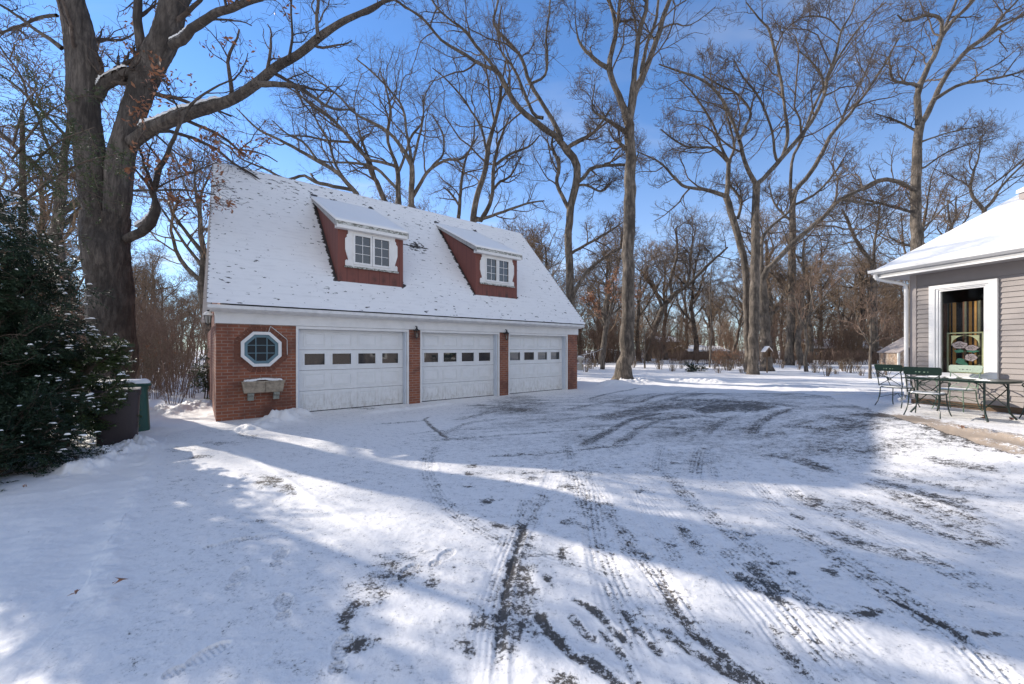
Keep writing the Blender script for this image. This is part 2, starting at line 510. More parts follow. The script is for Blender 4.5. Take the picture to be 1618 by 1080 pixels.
def grow(g, P, Rr, cnt, t0, t1, lf, ang, wob, up, npts, rf, rmin, taper=.35, lmin=.15, bias=None):
    """children of every branch in P, all at once"""
    B, n, _ = P.shape
    if B == 0: return P[:, :npts], Rr[:, :npts]
    L = np.linalg.norm(np.diff(P, axis=1), axis=2).sum(1)
    t = t0 + (t1-t0) * (np.arange(cnt)[None] + g.random((B, cnt))) / cnt
    x = t * (n-1); i = np.clip(x.astype(int), 0, n-2); f = x - i
    bi = np.arange(B)[:, None]
    p = P[bi, i] * (1-f[..., None]) + P[bi, i+1] * f[..., None]
    r = Rr[bi, i] * (1-f) + Rr[bi, i+1] * f
    T = P[bi, i+1] - P[bi, i]; T /= np.linalg.norm(T, axis=2, keepdims=True) + 1e-9
    q = g.normal(size=T.shape); q -= (q*T).sum(2, keepdims=True)*T; q /= np.linalg.norm(q, axis=2, keepdims=True) + 1e-9
    a = ang * (0.7 + .6*g.random((B, cnt)))
    D = T*np.cos(a)[..., None] + q*np.sin(a)[..., None]
    D[..., 2] += up*.8
    if bias is not None: D += np.asarray(bias)
    Lc = np.maximum(L[:, None]*lf*(1.15-.75*t)*(.6+.8*g.random((B, cnt))), lmin)
    rc = np.maximum(np.minimum(r*rf*(.7+.6*g.random((B, cnt))), r*.9), rmin)
    p = p.reshape(-1, 3); D = D.reshape(-1, 3); Lc = Lc.ravel(); rc = rc.ravel()
    N = len(p); out = np.empty((N, npts, 3)); out[:, 0] = p
    D /= np.linalg.norm(D, axis=1, keepdims=True) + 1e-9
    st = (Lc/(npts-1))[:, None]
    for k in range(1, npts):
        D = D + wob*g.normal(size=D.shape); D[:, 2] += up
        D /= np.linalg.norm(D, axis=1, keepdims=True) + 1e-9
        out[:, k] = out[:, k-1] + D*st
    rr = rc[:, None]*(1-(1-taper)*np.linspace(0, 1, npts))[None]
    return out, np.maximum(rr, rmin*.7)

def leaves_on(g, P, cnt, size, spread):
    """little folded dead leaves near given points"""
    q = P[g.integers(0, len(P), cnt)] + g.normal(size=(cnt, 3))*spread
    a = g.normal(size=(cnt, 3)); a /= np.linalg.norm(a, axis=1, keepdims=True)
    b = np.cross(a, g.normal(size=(cnt, 3))); b /= np.linalg.norm(b, axis=1, keepdims=True)
    s = (size*(.6+.8*g.random(cnt)))[:, None]
    c = np.cross(a, b)
    V = np.stack([q-a*s, q+b*s*.45+c*s*.15, q+a*s, q-b*s*.45+c*s*.15], 1).reshape(-1, 3)
    F = np.arange(cnt*4).reshape(-1, 4)
    return V, F

def bare_tree(name, g, limbs, label=None, cat='tree', group=None, trunk_mat='bark_tan', twig_mat='twig', origin=(0, 0, 0),
              dens=(7, 6, 5, 3), lens=(.5, .5, .5, .55), rmin=.007, up=.04, minlen=1.2, leaf=None, sides=10, wob=.20, ang=.85, seed_extra=None, bias=None):
    """limbs: list of arrays (n,4) world x,y,z,r ; the first len(...) with r>... belong to the trunk mesh"""
    o = empty(name, tuple(origin), 0, label, cat, group)
    tr = Tubes(); cr = Tubes()
    Ps = []; Rs = []
    for k, l in enumerate(limbs):
        l = l.copy()
        jit = g.normal(size=(len(l), 3))*(l[:, 3:4]*.10); jit[0] = 0
        l[:, :3] += jit
        P = l[None, :, :3]; Rr = l[None, :, 3]
        if sides >= 40 and l[0, 3] > .12:
            qq = resample(l[::2], 150); tr.add(qq[None, :, :3], qq[None, :, 3], sides)
        else: tr.add(P, Rr, min(sides, 14) if l[0, 3] > .06 else 6)
        q = resample(l, 14); Ps.append(q[:, :3]); Rs.append(q[:, 3])
    P = np.array(Ps); Rr = np.array(Rs)
    skip = seed_extra or 0
    P = P[skip:]; Rr = Rr[skip:]
    L = np.linalg.norm(np.diff(P, axis=1), axis=2).sum(1)
    ok = L > minlen*.4; P = P[ok]; Rr = Rr[ok]
    Rr = np.minimum(Rr, .11)
    a1 = grow(g, P, Rr, dens[0], .18, 1.0, lens[0], ang, wob, up, 9, .50, rmin*1.6, lmin=minlen, bias=bias)
    a2 = grow(g, *a1, dens[1], .15, 1.0, lens[1], ang, wob, up, 7, .55, rmin*1.2, lmin=minlen*.5, bias=bias)
    a3 = grow(g, *a2, dens[2], .15, 1.0, lens[2], ang*.9, wob, up, 5, .6, rmin, lmin=minlen*.3)
    cr.add(*a1, 6); cr.add(*a2, 4); cr.add(*a3, 3)
    tips = a3[0]
    if dens[3]:
        a4 = grow(g, *a3, dens[3], .2, 1.0, lens[3], ang*.85, wob, up, 4, .6, rmin*.8, lmin=minlen*.16)
        cr.add(*a4, 3)
    t = tr.build('trunk', M[trunk_mat], o, origin)
    c = cr.build('crown', M[twig_mat], o, origin)
    if leaf:
        cnt, size, mat, region = leaf
        pts = tips.reshape(-1, 3)
        if region is not None: pts = pts[region(pts)]
        if len(pts) > 10:
            sel = pts[g.integers(0, len(pts), max(8, cnt//9))]
            V, F = leaves_on(g, sel, cnt, size, size*1.6)
            np_mesh('dead_leaves', V-np.array(origin), F, M[mat], o)
    return o

def traced(spec, Y0, g, base_lift=0.0):
    """each limb: (rows of (px,py,width_px), depth change in metres from first to last row)"""
    out = []
    for rows, dY in spec:
        n = len(rows); pts = []
        for i, (x, y, w) in enumerate(rows):
            Y = Y0 + dY[0] + (dY[1]-dY[0])*i/(n-1)
            p = at(x, y, Y); pts.append([*p, w/FPX*Y*.5/math.sqrt(1+((x-CX)/FPX)**2)])
        m = max(10, min(26, n*3))
        out.append(resample(pts, m))
    return out
# ------------------------------------------------------------------ ground: yard, driveway, patio under thin snow
def build_ground():
    ys = list(np.arange(-14, 1.2, .6)); y = 1.2
    while y < 420:
        ys.append(y)
        y += max(.0065, min(.055, y*y*.0011)) if y < 19 else max(.1, (y-19)*.045)
    ys = np.array(ys)
    u = np.linspace(-1, 1, 1050)
    uo = 1 + np.cumsum(np.geomspace(.004, 1.9, 30)); u = np.concatenate([-uo[::-1], u, uo])
    W = 1.2 + 1.34*np.maximum(ys, 1.2)
    Yg = np.repeat(ys[:, None], len(u), 1); Xg = u[None]*W[:, None]
    nr, nc = Yg.shape
    X = Xg.ravel(); Y = Yg.ravel(); N = len(X)
    near = (Y > 1.1) & (Y < 21) & (np.abs(X) < 1.7*np.maximum(Y, 2)+2)
    bare = np.zeros(N); thin = np.zeros(N)
    Z = ground_base(X, Y).astype(float)
    def inside(poly, X, Y):
        c = np.zeros(len(X), bool); n = len(poly)
        for i in range(n):
            x0, y0 = poly[i]; x1, y1 = poly[(i+1) % n]
            if y0 == y1: continue
            k = ((y0 > Y) != (y1 > Y)) & (X < (x1-x0)*(Y-y0)/(y1-y0)+x0)
            c ^= k
        return c
    def polydist(pts, X, Y):
        best = np.full(len(X), 1e9); sgn = np.zeros(len(X)); along = np.zeros(len(X)); s0 = 0
        for (x0, y0), (x1, y1) in zip(pts[:-1], pts[1:]):
            dx, dy = x1-x0, y1-y0; L = math.hypot(dx, dy)+1e-9
            t = np.clip(((X-x0)*dx+(Y-y0)*dy)/L/L, 0, 1)
            ex = X-x0-t*dx; ey = Y-y0-t*dy; d = np.hypot(ex, ey)
            m = d < best
            best = np.where(m, d, best); sgn = np.where(m, (dx*ey-dy*ex)/L, sgn); along = np.where(m, s0+t*L, along)
            s0 += L
        return best, sgn, along, s0
    # outlines of the paving
    pedge = [on_ground(*p) for p in ((1376, 650), (1440, 668), (1500, 686), (1560, 702), (1618, 719), (1700, 742))]
    patio = pedge + [(9.5, 3.0), (12.5, -2), (21, -2), (21, 12), (10.4, 11.9), (9.0, 11.3)]
    drive = [(-6.55, 7.55), (-5.0, 5.6), (-2.95, 2.75), (-2.1, 1.4), (-2.1, -14.1), (12.5, -14.1), (12.5, -2), (9.5, 3.0)] + pedge[::-1] + \
            [(9.0, 11.3), (8.9, 13.2), (7.0, 14.8), (3.2, 16.6), (-.2, 19.4), (-8.4, 12.7), (-6.6, 9.0)]
    wob = .12+.45*sst((X-6)/1.5)
    Xw = X + wob*(fbm(X*1.6, Y*1.6, 3, 5)-.5); Yw = Y + wob*(fbm(X*1.6+9, Y*1.6, 3, 6)-.5)
    inD = inside(drive, Xw, Yw); inP = inside(patio, Xw, Yw)
    big = fbm(X*.55, Y*.55, 4, 11); med = fbm(X*2.6, Y*2.6, 4, 12); sml = fbm(X*9, Y*9, 4, 13)
    # general wear
    zone = sst((Y-4.0)/4.0)*sst((X+2.2)/2.5)*sst((15.5-Y)/3.0)
    st = fbm(X*1.1+Y*.35, Y*3.2-X*.6, 4, 15)
    bare += np.where(inD, .09+.32*(big-.5)+.24*zone+.5*zone*(big-.42)+.9*zone*(st-.5)+.5*zone*(fbm(X*2.6+Y*.9, Y*8-X*1.5, 3, 16)-.5), 0)
    thin += np.where(inD, .25+.9*zone*(.3+st), 0)
    bare += np.where(inP, .16+.4*(big-.5)+.3*(med-.5), 0)
    lo = ~inD & ~inP
    bare -= np.where(lo, .25, 0)
    bd = np.full(N, 9.0); ni = (Y > -15) & (Y < 24) & (np.abs(X) < 24)
    bd[ni] = polydist(drive+[drive[0]], X[ni], Y[ni])[0]
    edge_k = sst(bd/.55)
    # lie of the snow: lawns a little proud of the drive, low drifts
    far = sst((Y-16)/3)
    Z += np.where(lo, edge_k*(.03+.05*(big-.35)+.02*(med-.5)), .004*(sml-.5)+.008*(med-.5))
    Z += far*.05*(fbm(X*.3, Y*.3, 3, 4)-.5)*2

    idx = np.where(near)[0]; xn = X[idx]; yn = Y[idx]
    def local(pts, w):
        pts = np.array(pts); x0, y0 = pts.min(0)-w*1.6; x1, y1 = pts.max(0)+w*1.6
        s = np.where((xn > x0) & (xn < x1) & (yn > y0) & (yn < y1))[0]
        return idx[s], xn[s], yn[s]
    def smooth_pts(pts, n=26):
        q = resample(np.array([[*p, 0, .1] for p in pts]), n); return [tuple(a[:2]) for a in q]
    def stroke(px, w, val, tread=0.0, rag=.5, dip=.006, gap=0):
        pts = [on_ground(*p) for p in px]
        if len(pts) > 2: pts = smooth_pts(pts)
        I, x, y = local(pts, w)
        if not len(I): return
        d, s, al, L = polydist(pts, x, y)
        wv = w*.5*(1+rag*(fbm(x*11, y*11, 4, 31)-.5)*2)
        e = 1-sst((d-wv*.35)/(wv*.95+1e-6))
        e = e*sst(al/(.15*L+.02))*sst((L-al)/(.15*L+.02)) if L > .5 else e
        v = val*e
        if gap: v = v*sst((fbm(al*gap+px[0][0], al*0+px[0][1], 3, 88)-.36)*6)
        if tread:
            rib = .5+.5*np.cos(2*np.pi*s/(w/5.2)); blk = .5+.5*np.cos(2*np.pi*(al+.5*np.abs(s))/.035)
            v = v*(1-tread*.75*rib)
            Z[I] += .010*e*tread*(rib-.5)
            v = v*(1-tread*.25*blk)
        bare[I] = np.maximum(bare[I], v+.35*bare[I]*e)
        Z[I] -= dip*e
        lip = np.exp(-((d-w*.56)/(w*.14))**2); Z[I] += .004*lip*(val > .3)
    def blot(px, py, rx, ry, val, ang=0):
        x0, y0 = on_ground(px, py)
        I, x, y = local([(x0-rx, y0-ry), (x0+rx, y0+ry), (x0-ry, y0-rx), (x0+ry, y0+rx)], .2)
        ca, sa = math.cos(ang), math.sin(ang)
        a = ((x-x0)*ca+(y-y0)*sa)/rx; b = (-(x-x0)*sa+(y-y0)*ca)/ry
        d = np.sqrt(a*a+b*b)*(1+.9*(fbm(x*9, y*9, 4, 44)-.5)*2)
        e = 1-sst((d-.1)/1.15)
        bare[I] = np.maximum(bare[I], val*e+bare[I]*.5); Z[I] -= .006*e*val
    # ---- big turning arcs worn through to the asphalt in the middle distance
    stroke([(930, 668), (1000, 650), (1080, 640), (1170, 636), (1250, 641)], .9, .62, 0, .7)
    stroke([(1085, 650), (1130, 645), (1180, 643), (1225, 648)], 1.1, .85, 0, .6)
    stroke([(1040, 632), (1110, 632), (1200, 636), (1290, 645)], .5, .6, 0, .6)
    stroke([(905, 712), (945, 690), (1000, 662), (1060, 648)], .26, .78, .3)
    stroke([(960, 716), (990, 692), (1030, 668), (1090, 652)], .26, .66, .4)
    stroke([(1000, 640), (1050, 622), (1120, 617)], .3, .6, 0)
    stroke([(860, 655), (930, 640), (1010, 625), (1100, 615)], .35, .48, 0)
    stroke([(920, 632), (980, 618), (1020, 613)], .22, .62, 0)
    stroke([(1185, 690), (1200, 668), (1230, 652), (1270, 643)], .3, .70, .3)
    stroke([(1110, 688), (1135, 668), (1175, 652)], .28, .62, .3)
    stroke([(1036, 750), (1040, 720), (1046, 698)], .22, .50, .8)
    stroke([(1096, 756), (1102, 725), (1108, 704)], .26, .62, .7)
    stroke([(1130, 760), (1122, 730), (1118, 706)], .18, .45, .7)
    stroke([(690, 690), (740, 668), (800, 660)], .22, .45, 0)
    stroke([(700, 668), (790, 648), (880, 635)], .35, .42, 0)
    stroke([(1180, 715), (1240, 722), (1330, 750)], .35, .52, 0)
    stroke([(1265, 722), (1290, 735), (1310, 745)], .35, .62, 0)
    stroke([(1300, 705), (1360, 712), (1400, 716)], .3, .5, 0)
    stroke([(1370, 752), (1430, 770), (1490, 790), (1560, 815)], .34, .72, .2, .8)
    stroke([(1440, 776), (1500, 786), (1545, 792)], .25, .6, 0, .8)
    stroke([(1330, 800), (1380, 812), (1430, 820)], .35, .45, 0, .9)
    stroke([(1330, 845), (1380, 865), (1440, 880)], .28, .55, .2, .9)
    stroke([(1400, 775), (1470, 805), (1540, 850), (1600, 880)], .5, .44, .3, .9)
    stroke([(1190, 757), (1220, 790), (1245, 810)], .22, .45, .8)
    stroke([(1240, 765), (1265, 790), (1290, 808)], .20, .42, .8)
    # ---- the sweeping single tyre mark at the left
    stroke([(715, 690), (682, 712), (676, 745), (700, 790), (745, 825), (800, 855), (880, 880), (960, 905), (1030, 950)], .24, .50, .75, .3)
    stroke([(690, 655), (672, 662), (690, 680), (715, 698)], .12, .75, 0)
    # ---- a web of fainter passes
    for q, (px, w, v, t) in enumerate((
        ([(1010, 1090), (965, 930), (930, 820), (908, 750), (892, 692)], .24, .50, .7), ([(1150, 1090), (1065, 950), (992, 852), (942, 772), (915, 725)], .22, .50, .6),
        ([(1300, 1090), (1185, 945), (1085, 842), (1015, 772), (965, 722)], .24, .46, .7), ([(1420, 1090), (1292, 962), (1182, 862), (1095, 792), (1040, 735)], .24, .50, .7),
        ([(1565, 1070), (1402, 932), (1285, 852), (1192, 792), (1122, 742)], .26, .48, .6), ([(1640, 985), (1482, 892), (1342, 822), (1232, 767), (1152, 722)], .28, .52, .6),
        ([(1640, 905), (1502, 850), (1382, 800), (1282, 760), (1212, 717), (1185, 690)], .30, .55, .5), ([(1640, 855), (1522, 815), (1422, 780), (1322, 745), (1262, 710)], .30, .52, .5),
        ([(1640, 800), (1520, 775), (1420, 752), (1330, 728), (1290, 700)], .30, .48, .4), ([(1590, 1090), (1500, 1000), (1400, 930)], .22, .42, .7),
        ([(640, 700), (760, 690), (900, 680), (1040, 672)], .16, .52, .2), ([(560, 672), (700, 662), (860, 646)], .16, .50, .2), ([(720, 722), (860, 716), (1000, 702), (1130, 700)], .16, .50, .2),
        ([(700, 747), (850, 746), (1000, 736), (1120, 728)], .14, .50, .2), ([(610, 690), (700, 680), (800, 676)], .12, .45, .2), ([(840, 670), (960, 655), (1080, 655), (1200, 668)], .26, .52, .4),
        ([(880, 690), (1000, 676), (1120, 676), (1240, 692)], .26, .50, .5), ([(950, 728), (1060, 712), (1180, 708), (1300, 722)], .24, .50, .5), ([(1000, 625), (1120, 622), (1240, 628), (1350, 640)], .4, .52, .2),
        ([(1200, 650), (1290, 655), (1370, 672)], .4, .55, .2), ([(1240, 672), (1320, 680), (1385, 698)], .3, .55, .2), ([(740, 650), (860, 632), (960, 622)], .2, .5, .2),
        ([(820, 860), (850, 800), (872, 750), (880, 715)], .2, .48, .5), ([(760, 1090), (775, 960), (800, 880), (826, 810), (842, 760)], .2, .42, .6), ([(1080, 905), (1040, 840), (1010, 790), (990, 750)], .2, .45, .7))):
        stroke(px, w, v+.09, t, .8, .004, gap=1.1)
    # ---- near tracks
    stroke([(832, 815), (822, 850), (806, 900), (796, 960), (790, 1030), (786, 1085)], .085, .88, 0, .9)
    stroke([(838, 825), (830, 870), (815, 930), (806, 1000), (800, 1085)], .22, .50, 0, .9)
    stroke([(812, 870), (826, 905), (832, 960), (828, 1030)], .20, .60, .2, .9)
    stroke([(935, 765), (938, 800), (945, 850), (965, 910), (1000, 980), (1030, 1040), (1050, 1085)], .26, .58, .85, .3)
    stroke([(852, 975), (870, 1000), (895, 1025), (916, 1045)], .075, .86, 0, .9)
    stroke([(912, 948), (940, 965), (965, 990), (985, 1010)], .075, .86, 0, .9)
    stroke([(905, 975), (925, 1000), (938, 1012)], .06, .70, 0, .9)
    stroke([(975, 950), (1000, 985), (1040, 1030), (1062, 1042)], .07, .74, .2, .9)
    stroke([(925, 1040), (960, 1065), (985, 1090)], .09, .78, 0, .9)
    stroke([(955, 1000), (985, 1040), (1010, 1090)], .06, .72, .2, .9)
    stroke([(1060, 1005), (1095, 1030), (1140, 1055), (1180, 1085)], .10, .80, 0, .9)
    stroke([(1090, 995), (1120, 1020), (1170, 1060), (1215, 1090)], .10, .75, .2, .8)
    stroke([(1075, 830), (1090, 850), (1105, 870)], .16, .65, .3)
    stroke([(1130, 855), (1170, 890), (1220, 940), (1270, 1000), (1330, 1060), (1370, 1100)], .24, .62, .8, .5)
    stroke([(1165, 880), (1200, 905), (1240, 960)], .18, .8, .2, .8)
    stroke([(1160, 905), (1190, 925), (1230, 945)], .14, .6, .2, .8)
    stroke([(1040, 905), (1060, 945), (1085, 985), (1110, 1015)], .10, .62, .2, .8)
    stroke([(1240, 935), (1290, 955), (1345, 975)], .14, .6, .2, .9)
    stroke([(1215, 990), (1250, 1040), (1290, 1090)], .10, .6, .4, .8)
    stroke([(1355, 912), (1400, 940), (1455, 970), (1520, 1005), (1570, 1060)], .05, .62, 0, .9)
    stroke([(1410, 945), (1440, 960), (1490, 985)], .04, .9, 0, .9)
    stroke([(1300, 1010), (1370, 1055), (1430, 1100)], .12, .4, .5, .8)
    keep_bare = bare.copy(); keep_z = Z.copy()
    stroke([(1385, 652), (1430, 661), (1500, 676), (1560, 688), (1640, 706)], 1.15, 1.1, 0, .5, .0)
    stroke([(1520, 686), (1570, 700), (1650, 722)], .8, .85, 0, .7, .0)
    bare[~inP] = keep_bare[~inP]; Z[~inP] = keep_z[~inP]
    stroke([(1450, 720), (1520, 735), (1600, 745)], .35, .6, 0, .9, .0)
    # scattered bare blots
    for px, py, rx, ry, v, a in ((770, 792, .09, .12, .95, 0), (738, 748, .07, .1, .8, .3), (741, 768, .10, .04, .8, 0), (748, 735, .14, .12, .7, 0),
                                 (790, 831, .12, .07, .85, -.4), (865, 914, .06, .08, .9, 0), (872, 925, .07, .05, .6, 0), (888, 875, .06, .12, .8, 0),
                                 (900, 768, .18, .2, .55, 0), (840, 755, .15, .2, .6, 0), (1010, 775, .2, .14, .5, 0), (900, 825, .14, .1, .55, 0),
                                 (430, 758, .38, .24, .70, -.7), (455, 770, .30, .14, .75, -.7), (595, 930, .20, .16, .55, -.7), (620, 885, .22, .14, .45, -.7),
                                 (678, 920, .07, .07, .75, 0), (550, 968, .11, .10, .95, -.9), (565, 1015, .10, .08, .9, -.9), (545, 990, .12, .05, .7, -.9),
                                 (640, 900, .25, .2, .42, 0), (755, 985, .14, .11, .62, 0), (740, 1025, .10, .10, .72, 0), (890, 1075, .10, .08, .8, 0),
                                 (410, 822, .09, .05, .6, 0), (310, 722, .20, .22, .60, .6), (345, 700, .5, .18, .55, -.2), (265, 712, .5, .3, .46, .3),
                                 (1308, 900, .09, .07, .95, 0), (1255, 905, .05, .05, .9, 0), (1365, 968, .09, .06, .95, 0), (1560, 1000, .12, .05, .9, 0),
                                 (1222, 888, .14, .05, .7, 0), (1185, 845, .06, .05, .8, 0), (1290, 790, .2, .15, .5, 0), (1350, 855, .15, .1, .6, 0), (1262, 817, .1, .07, .75, 0),
                                 (1560, 855, .18, .10, .55, 0), (1500, 830, .22, .10, .5, 0), (575, 645, .6, .25, .55, 0), (760, 640, .5, .3, .6, 0), (390, 688, .8, .16, .5, -.6),
                                 (1380, 655, .6, .35, .8, 0), (1440, 662, .5, .3, .8, 0), (1560, 690, .8, .5, .85, 0), (1600, 700, .8, .5, .75, 0), (1490, 676, .5, .3, .7, 0)):
        blot(px, py, rx, ry, v, a)
    # ---- drifts and ridges
    def ridge(px, w, h, rough=0.0):
        pts = smooth_pts([on_ground(*p) for p in px]); I, x, y = local(pts, w*2.2)
        d, s, al, L = polydist(pts, x, y)
        e = np.exp(-(d/(w*.5))**2)*sst(al/(.2*L))*sst((L-al)/(.1*L))
        Z[I] += e*h*(1+rough*(fbm(x*7, y*7, 4, 8)-.5)*3)
        bare[I] -= e*.5
    ridge([(140, 1090), (160, 950), (178, 880), (206, 800), (236, 735), (250, 700)], .24, .022, .9)
    ridge([(60, 760), (130, 745), (200, 715), (240, 700)], .6, .12, .9)
    ridge([(345, 682), (395, 678), (440, 668), (480, 662)], .55, .09, .8)
    ridge([(430, 668), (455, 660), (480, 655)], .7, .20, .3)
    ridge([(560, 656), (650, 645), (720, 637)], .25, .05, .8)
    ridge([(232, 652), (260, 655), (300, 648), (338, 640)], .8, .14, .6)
    ridge([(930, 612), (1000, 606), (1080, 604), (1160, 607)], .9, .16, .4)
    ridge([(1200, 612), (1280, 614), (1370, 620)], 1.0, .08, .4)
    ridge([(1440, 668), (1520, 676), (1600, 690), (1640, 700)], .35, .04, .8)
    ridge([(345, 694), (430, 742), (500, 790), (600, 850)], .08, .012, .2)
    ridge([(1540, 690), (1620, 712)], .2, .03, .8)
    # ---- boot prints
    for px, py, ang in ((357, 858, .65), (442, 879, 1.95), (376, 913, 1.9), (449, 957, 2.1), (315, 1040, 1.0), (540, 1030, 1.8), (408, 848, .4), (560, 760, .3), (640, 905, 1.2),
                        (1180, 842, .9), (700, 880, 1.1), (1010, 868, 2.0)):
        x0, y0 = on_ground(px, py)
        I, x, y = local([(x0-.15, y0-.15), (x0+.15, y0+.15)], .05)
        ca, sa = math.cos(ang), math.sin(ang)
        a = (x-x0)*ca+(y-y0)*sa; b = -(x-x0)*sa+(y-y0)*ca
        sole = ((a-.045)/.105)**2+(b/.056)**2; heel = ((a+.105)/.050)**2+(b/.045)**2
        m = np.clip(1-np.minimum(sole, heel), 0, 1); m = sst(m*5)
        rim = np.exp(-((np.sqrt(np.minimum(sole, heel))-1.08)/.12)**2)
        bars = (np.cos(2*np.pi*a/.026)*(.6+.4*np.cos(2*np.pi*b/.03)))
        Z[I] += -.011*m + .0065*m*bars + .003*rim
        thin[I] += .8*m*(bars < 0); bare[I] += .10*m
    # fine surface roughness near the camera
    Z[idx] += .0035*(fbm(xn*22, yn*22, 3, 77)-.5)*2*np.where(bare[idx] > .5, .3, 1)
    lo_n = lo[idx]
    Z[idx] += np.where(lo_n, .045*(fbm(xn*3.2, yn*3.2, 5, 79)-.45), 0)*sst((Y[idx]-1)/2)
    Z[(Y < 1.1)] -= .0

    fi = np.arange(nr*nc).reshape(nr, nc)
    F = np.stack([fi[:-1, :-1], fi[:-1, 1:], fi[1:, 1:], fi[1:, :-1]], -1).reshape(-1, 4)
    cl = inD.astype(int)+2*inP.astype(int); fc = cl[F[:, 0]]
    V = np.stack([X, Y, Z], 1)
    for name, sel, mat in (('ground', fc == 0, 'lawn'), ('driveway', fc == 1, 'drive'), ('patio', fc >= 2, 'patio')):
        f = F[sel]; used, inv = np.unique(f, return_inverse=True)
        o = np_mesh(name, V[used], inv.reshape(f.shape), M[mat], None, True, {'bare': bare[used], 'thin': thin[used]})
        tag(o, kind='structure')
build_ground()
# ------------------------------------------------------------------ garage (local frame: x along the front, y into the building)
GA = (-6.673, 8.97); GANG = math.atan2(.623, .782)
def g_world(x, y, z): 
    c, s = math.cos(GANG), math.sin(GANG)
    return (GA[0]+x*c-y*s, GA[1]+x*s+y*c, z)
GL = 11.97; GD = 7.4
garage = empty('brick_garage', (*GA, 0), GANG, 'red brick three-door garage with a snowy roof and two red dormers', 'garage')
WT = 2.22; WB = -.25
doors = [(1.66, 4.55), (5.02, 7.91), (8.41, 11.336)]
m = MB()
# front wall piers (openings for the three doors); octagon hole cut in the first pier
ocx, ocz, orx, orz = .877, 1.635, .40, .40
def octo(s, rx=orx, rz=orz, k=.4142):
    a, b = rx*s, rz*s
    return [(ocx+p[0]*a, ocz+p[1]*b) for p in ((-1, -k), (-k, -1), (k, -1), (1, -k), (1, k), (k, 1), (-k, 1), (-1, k))]
oc = octo(.92)
def pier_with_hole(m):
    x0, x1 = 0, 1.61
    # quads from the octagon to the pier outline
    outer = [(x0, ocz-.4), (ocx-.3, WB), (ocx+.3, WB), (x1, ocz-.4), (x1, ocz+.4), (ocx+.3, WT), (ocx-.3, WT), (x0, ocz+.4)]
    m.ring(outer, oc, 0, .22)
    for tri in (((x0, WB), 1, 0), ((x1, WB), 3, 2), ((x1, WT), 5, 4), ((x0, WT), 7, 6)):
        m.prism([tri[0], outer[tri[1]], outer[tri[2]]], 0, .22)
pier_with_hole(m)
for a, b in ((4.60, 4.97), (7.96, 8.36), (11.386, GL)):
    m.box(a, b, 0, .22, WB, WT)
m.box(0, .22, .22, GD, WB, WT)                 # left wall
m.box(GL-.22, GL, .22, GD, WB, WT)             # right wall
m.box(.22, GL-.22, GD-.22, GD, WB, WT)         # rear wall
m.prism_x([(.15, WT), (GD-.15, WT), (GD/2, 6.55)], .1, .28)      # gable ends under the roof
m.prism_x([(.15, WT), (GD-.15, WT), (GD/2, 6.55)], GL-.28, GL-.1)
m.build('brick_wall', M['brick'], garage)
# frieze board, header trim, gutter
MB().box(-.02, GL+.02, -.045, .2, WT+.002, 2.50).build('frieze_board', M['white'], garage, bevel=.004)
gt = MB()
prof = [(-.36, 2.54), (-.345, 2.615), (-.33, 2.62), (-.325, 2.60), (-.23, 2.60), (-.225, 2.62), (-.21, 2.615), (-.21, 2.50), (-.30, 2.50)]
gt.prism_x(prof, -.16, GL+.05)
gt.prism_x([(-.21, 2.503), (-.045, 2.503), (-.045, 2.475), (-.19, 2.475)], -.10, GL+.04)
gt.build('gutter', M['gutter'], garage)
# roof body under the snow
KZ = 1.124
def roofz(y): return 2.64 + (y+.33)*KZ        # front slope surface
RY = 3.80; RZ = roofz(RY)
rb = MB()
rb.prism_x([(-.30, 2.595), (RY, RZ-.035), (RY*2+.3, 2.60), (RY*2+.3, 2.48), (RY, RZ-.20), (-.20, 2.52)], .09, GL+.04)
roof = rb.build('roof', M['shingle'], garage)
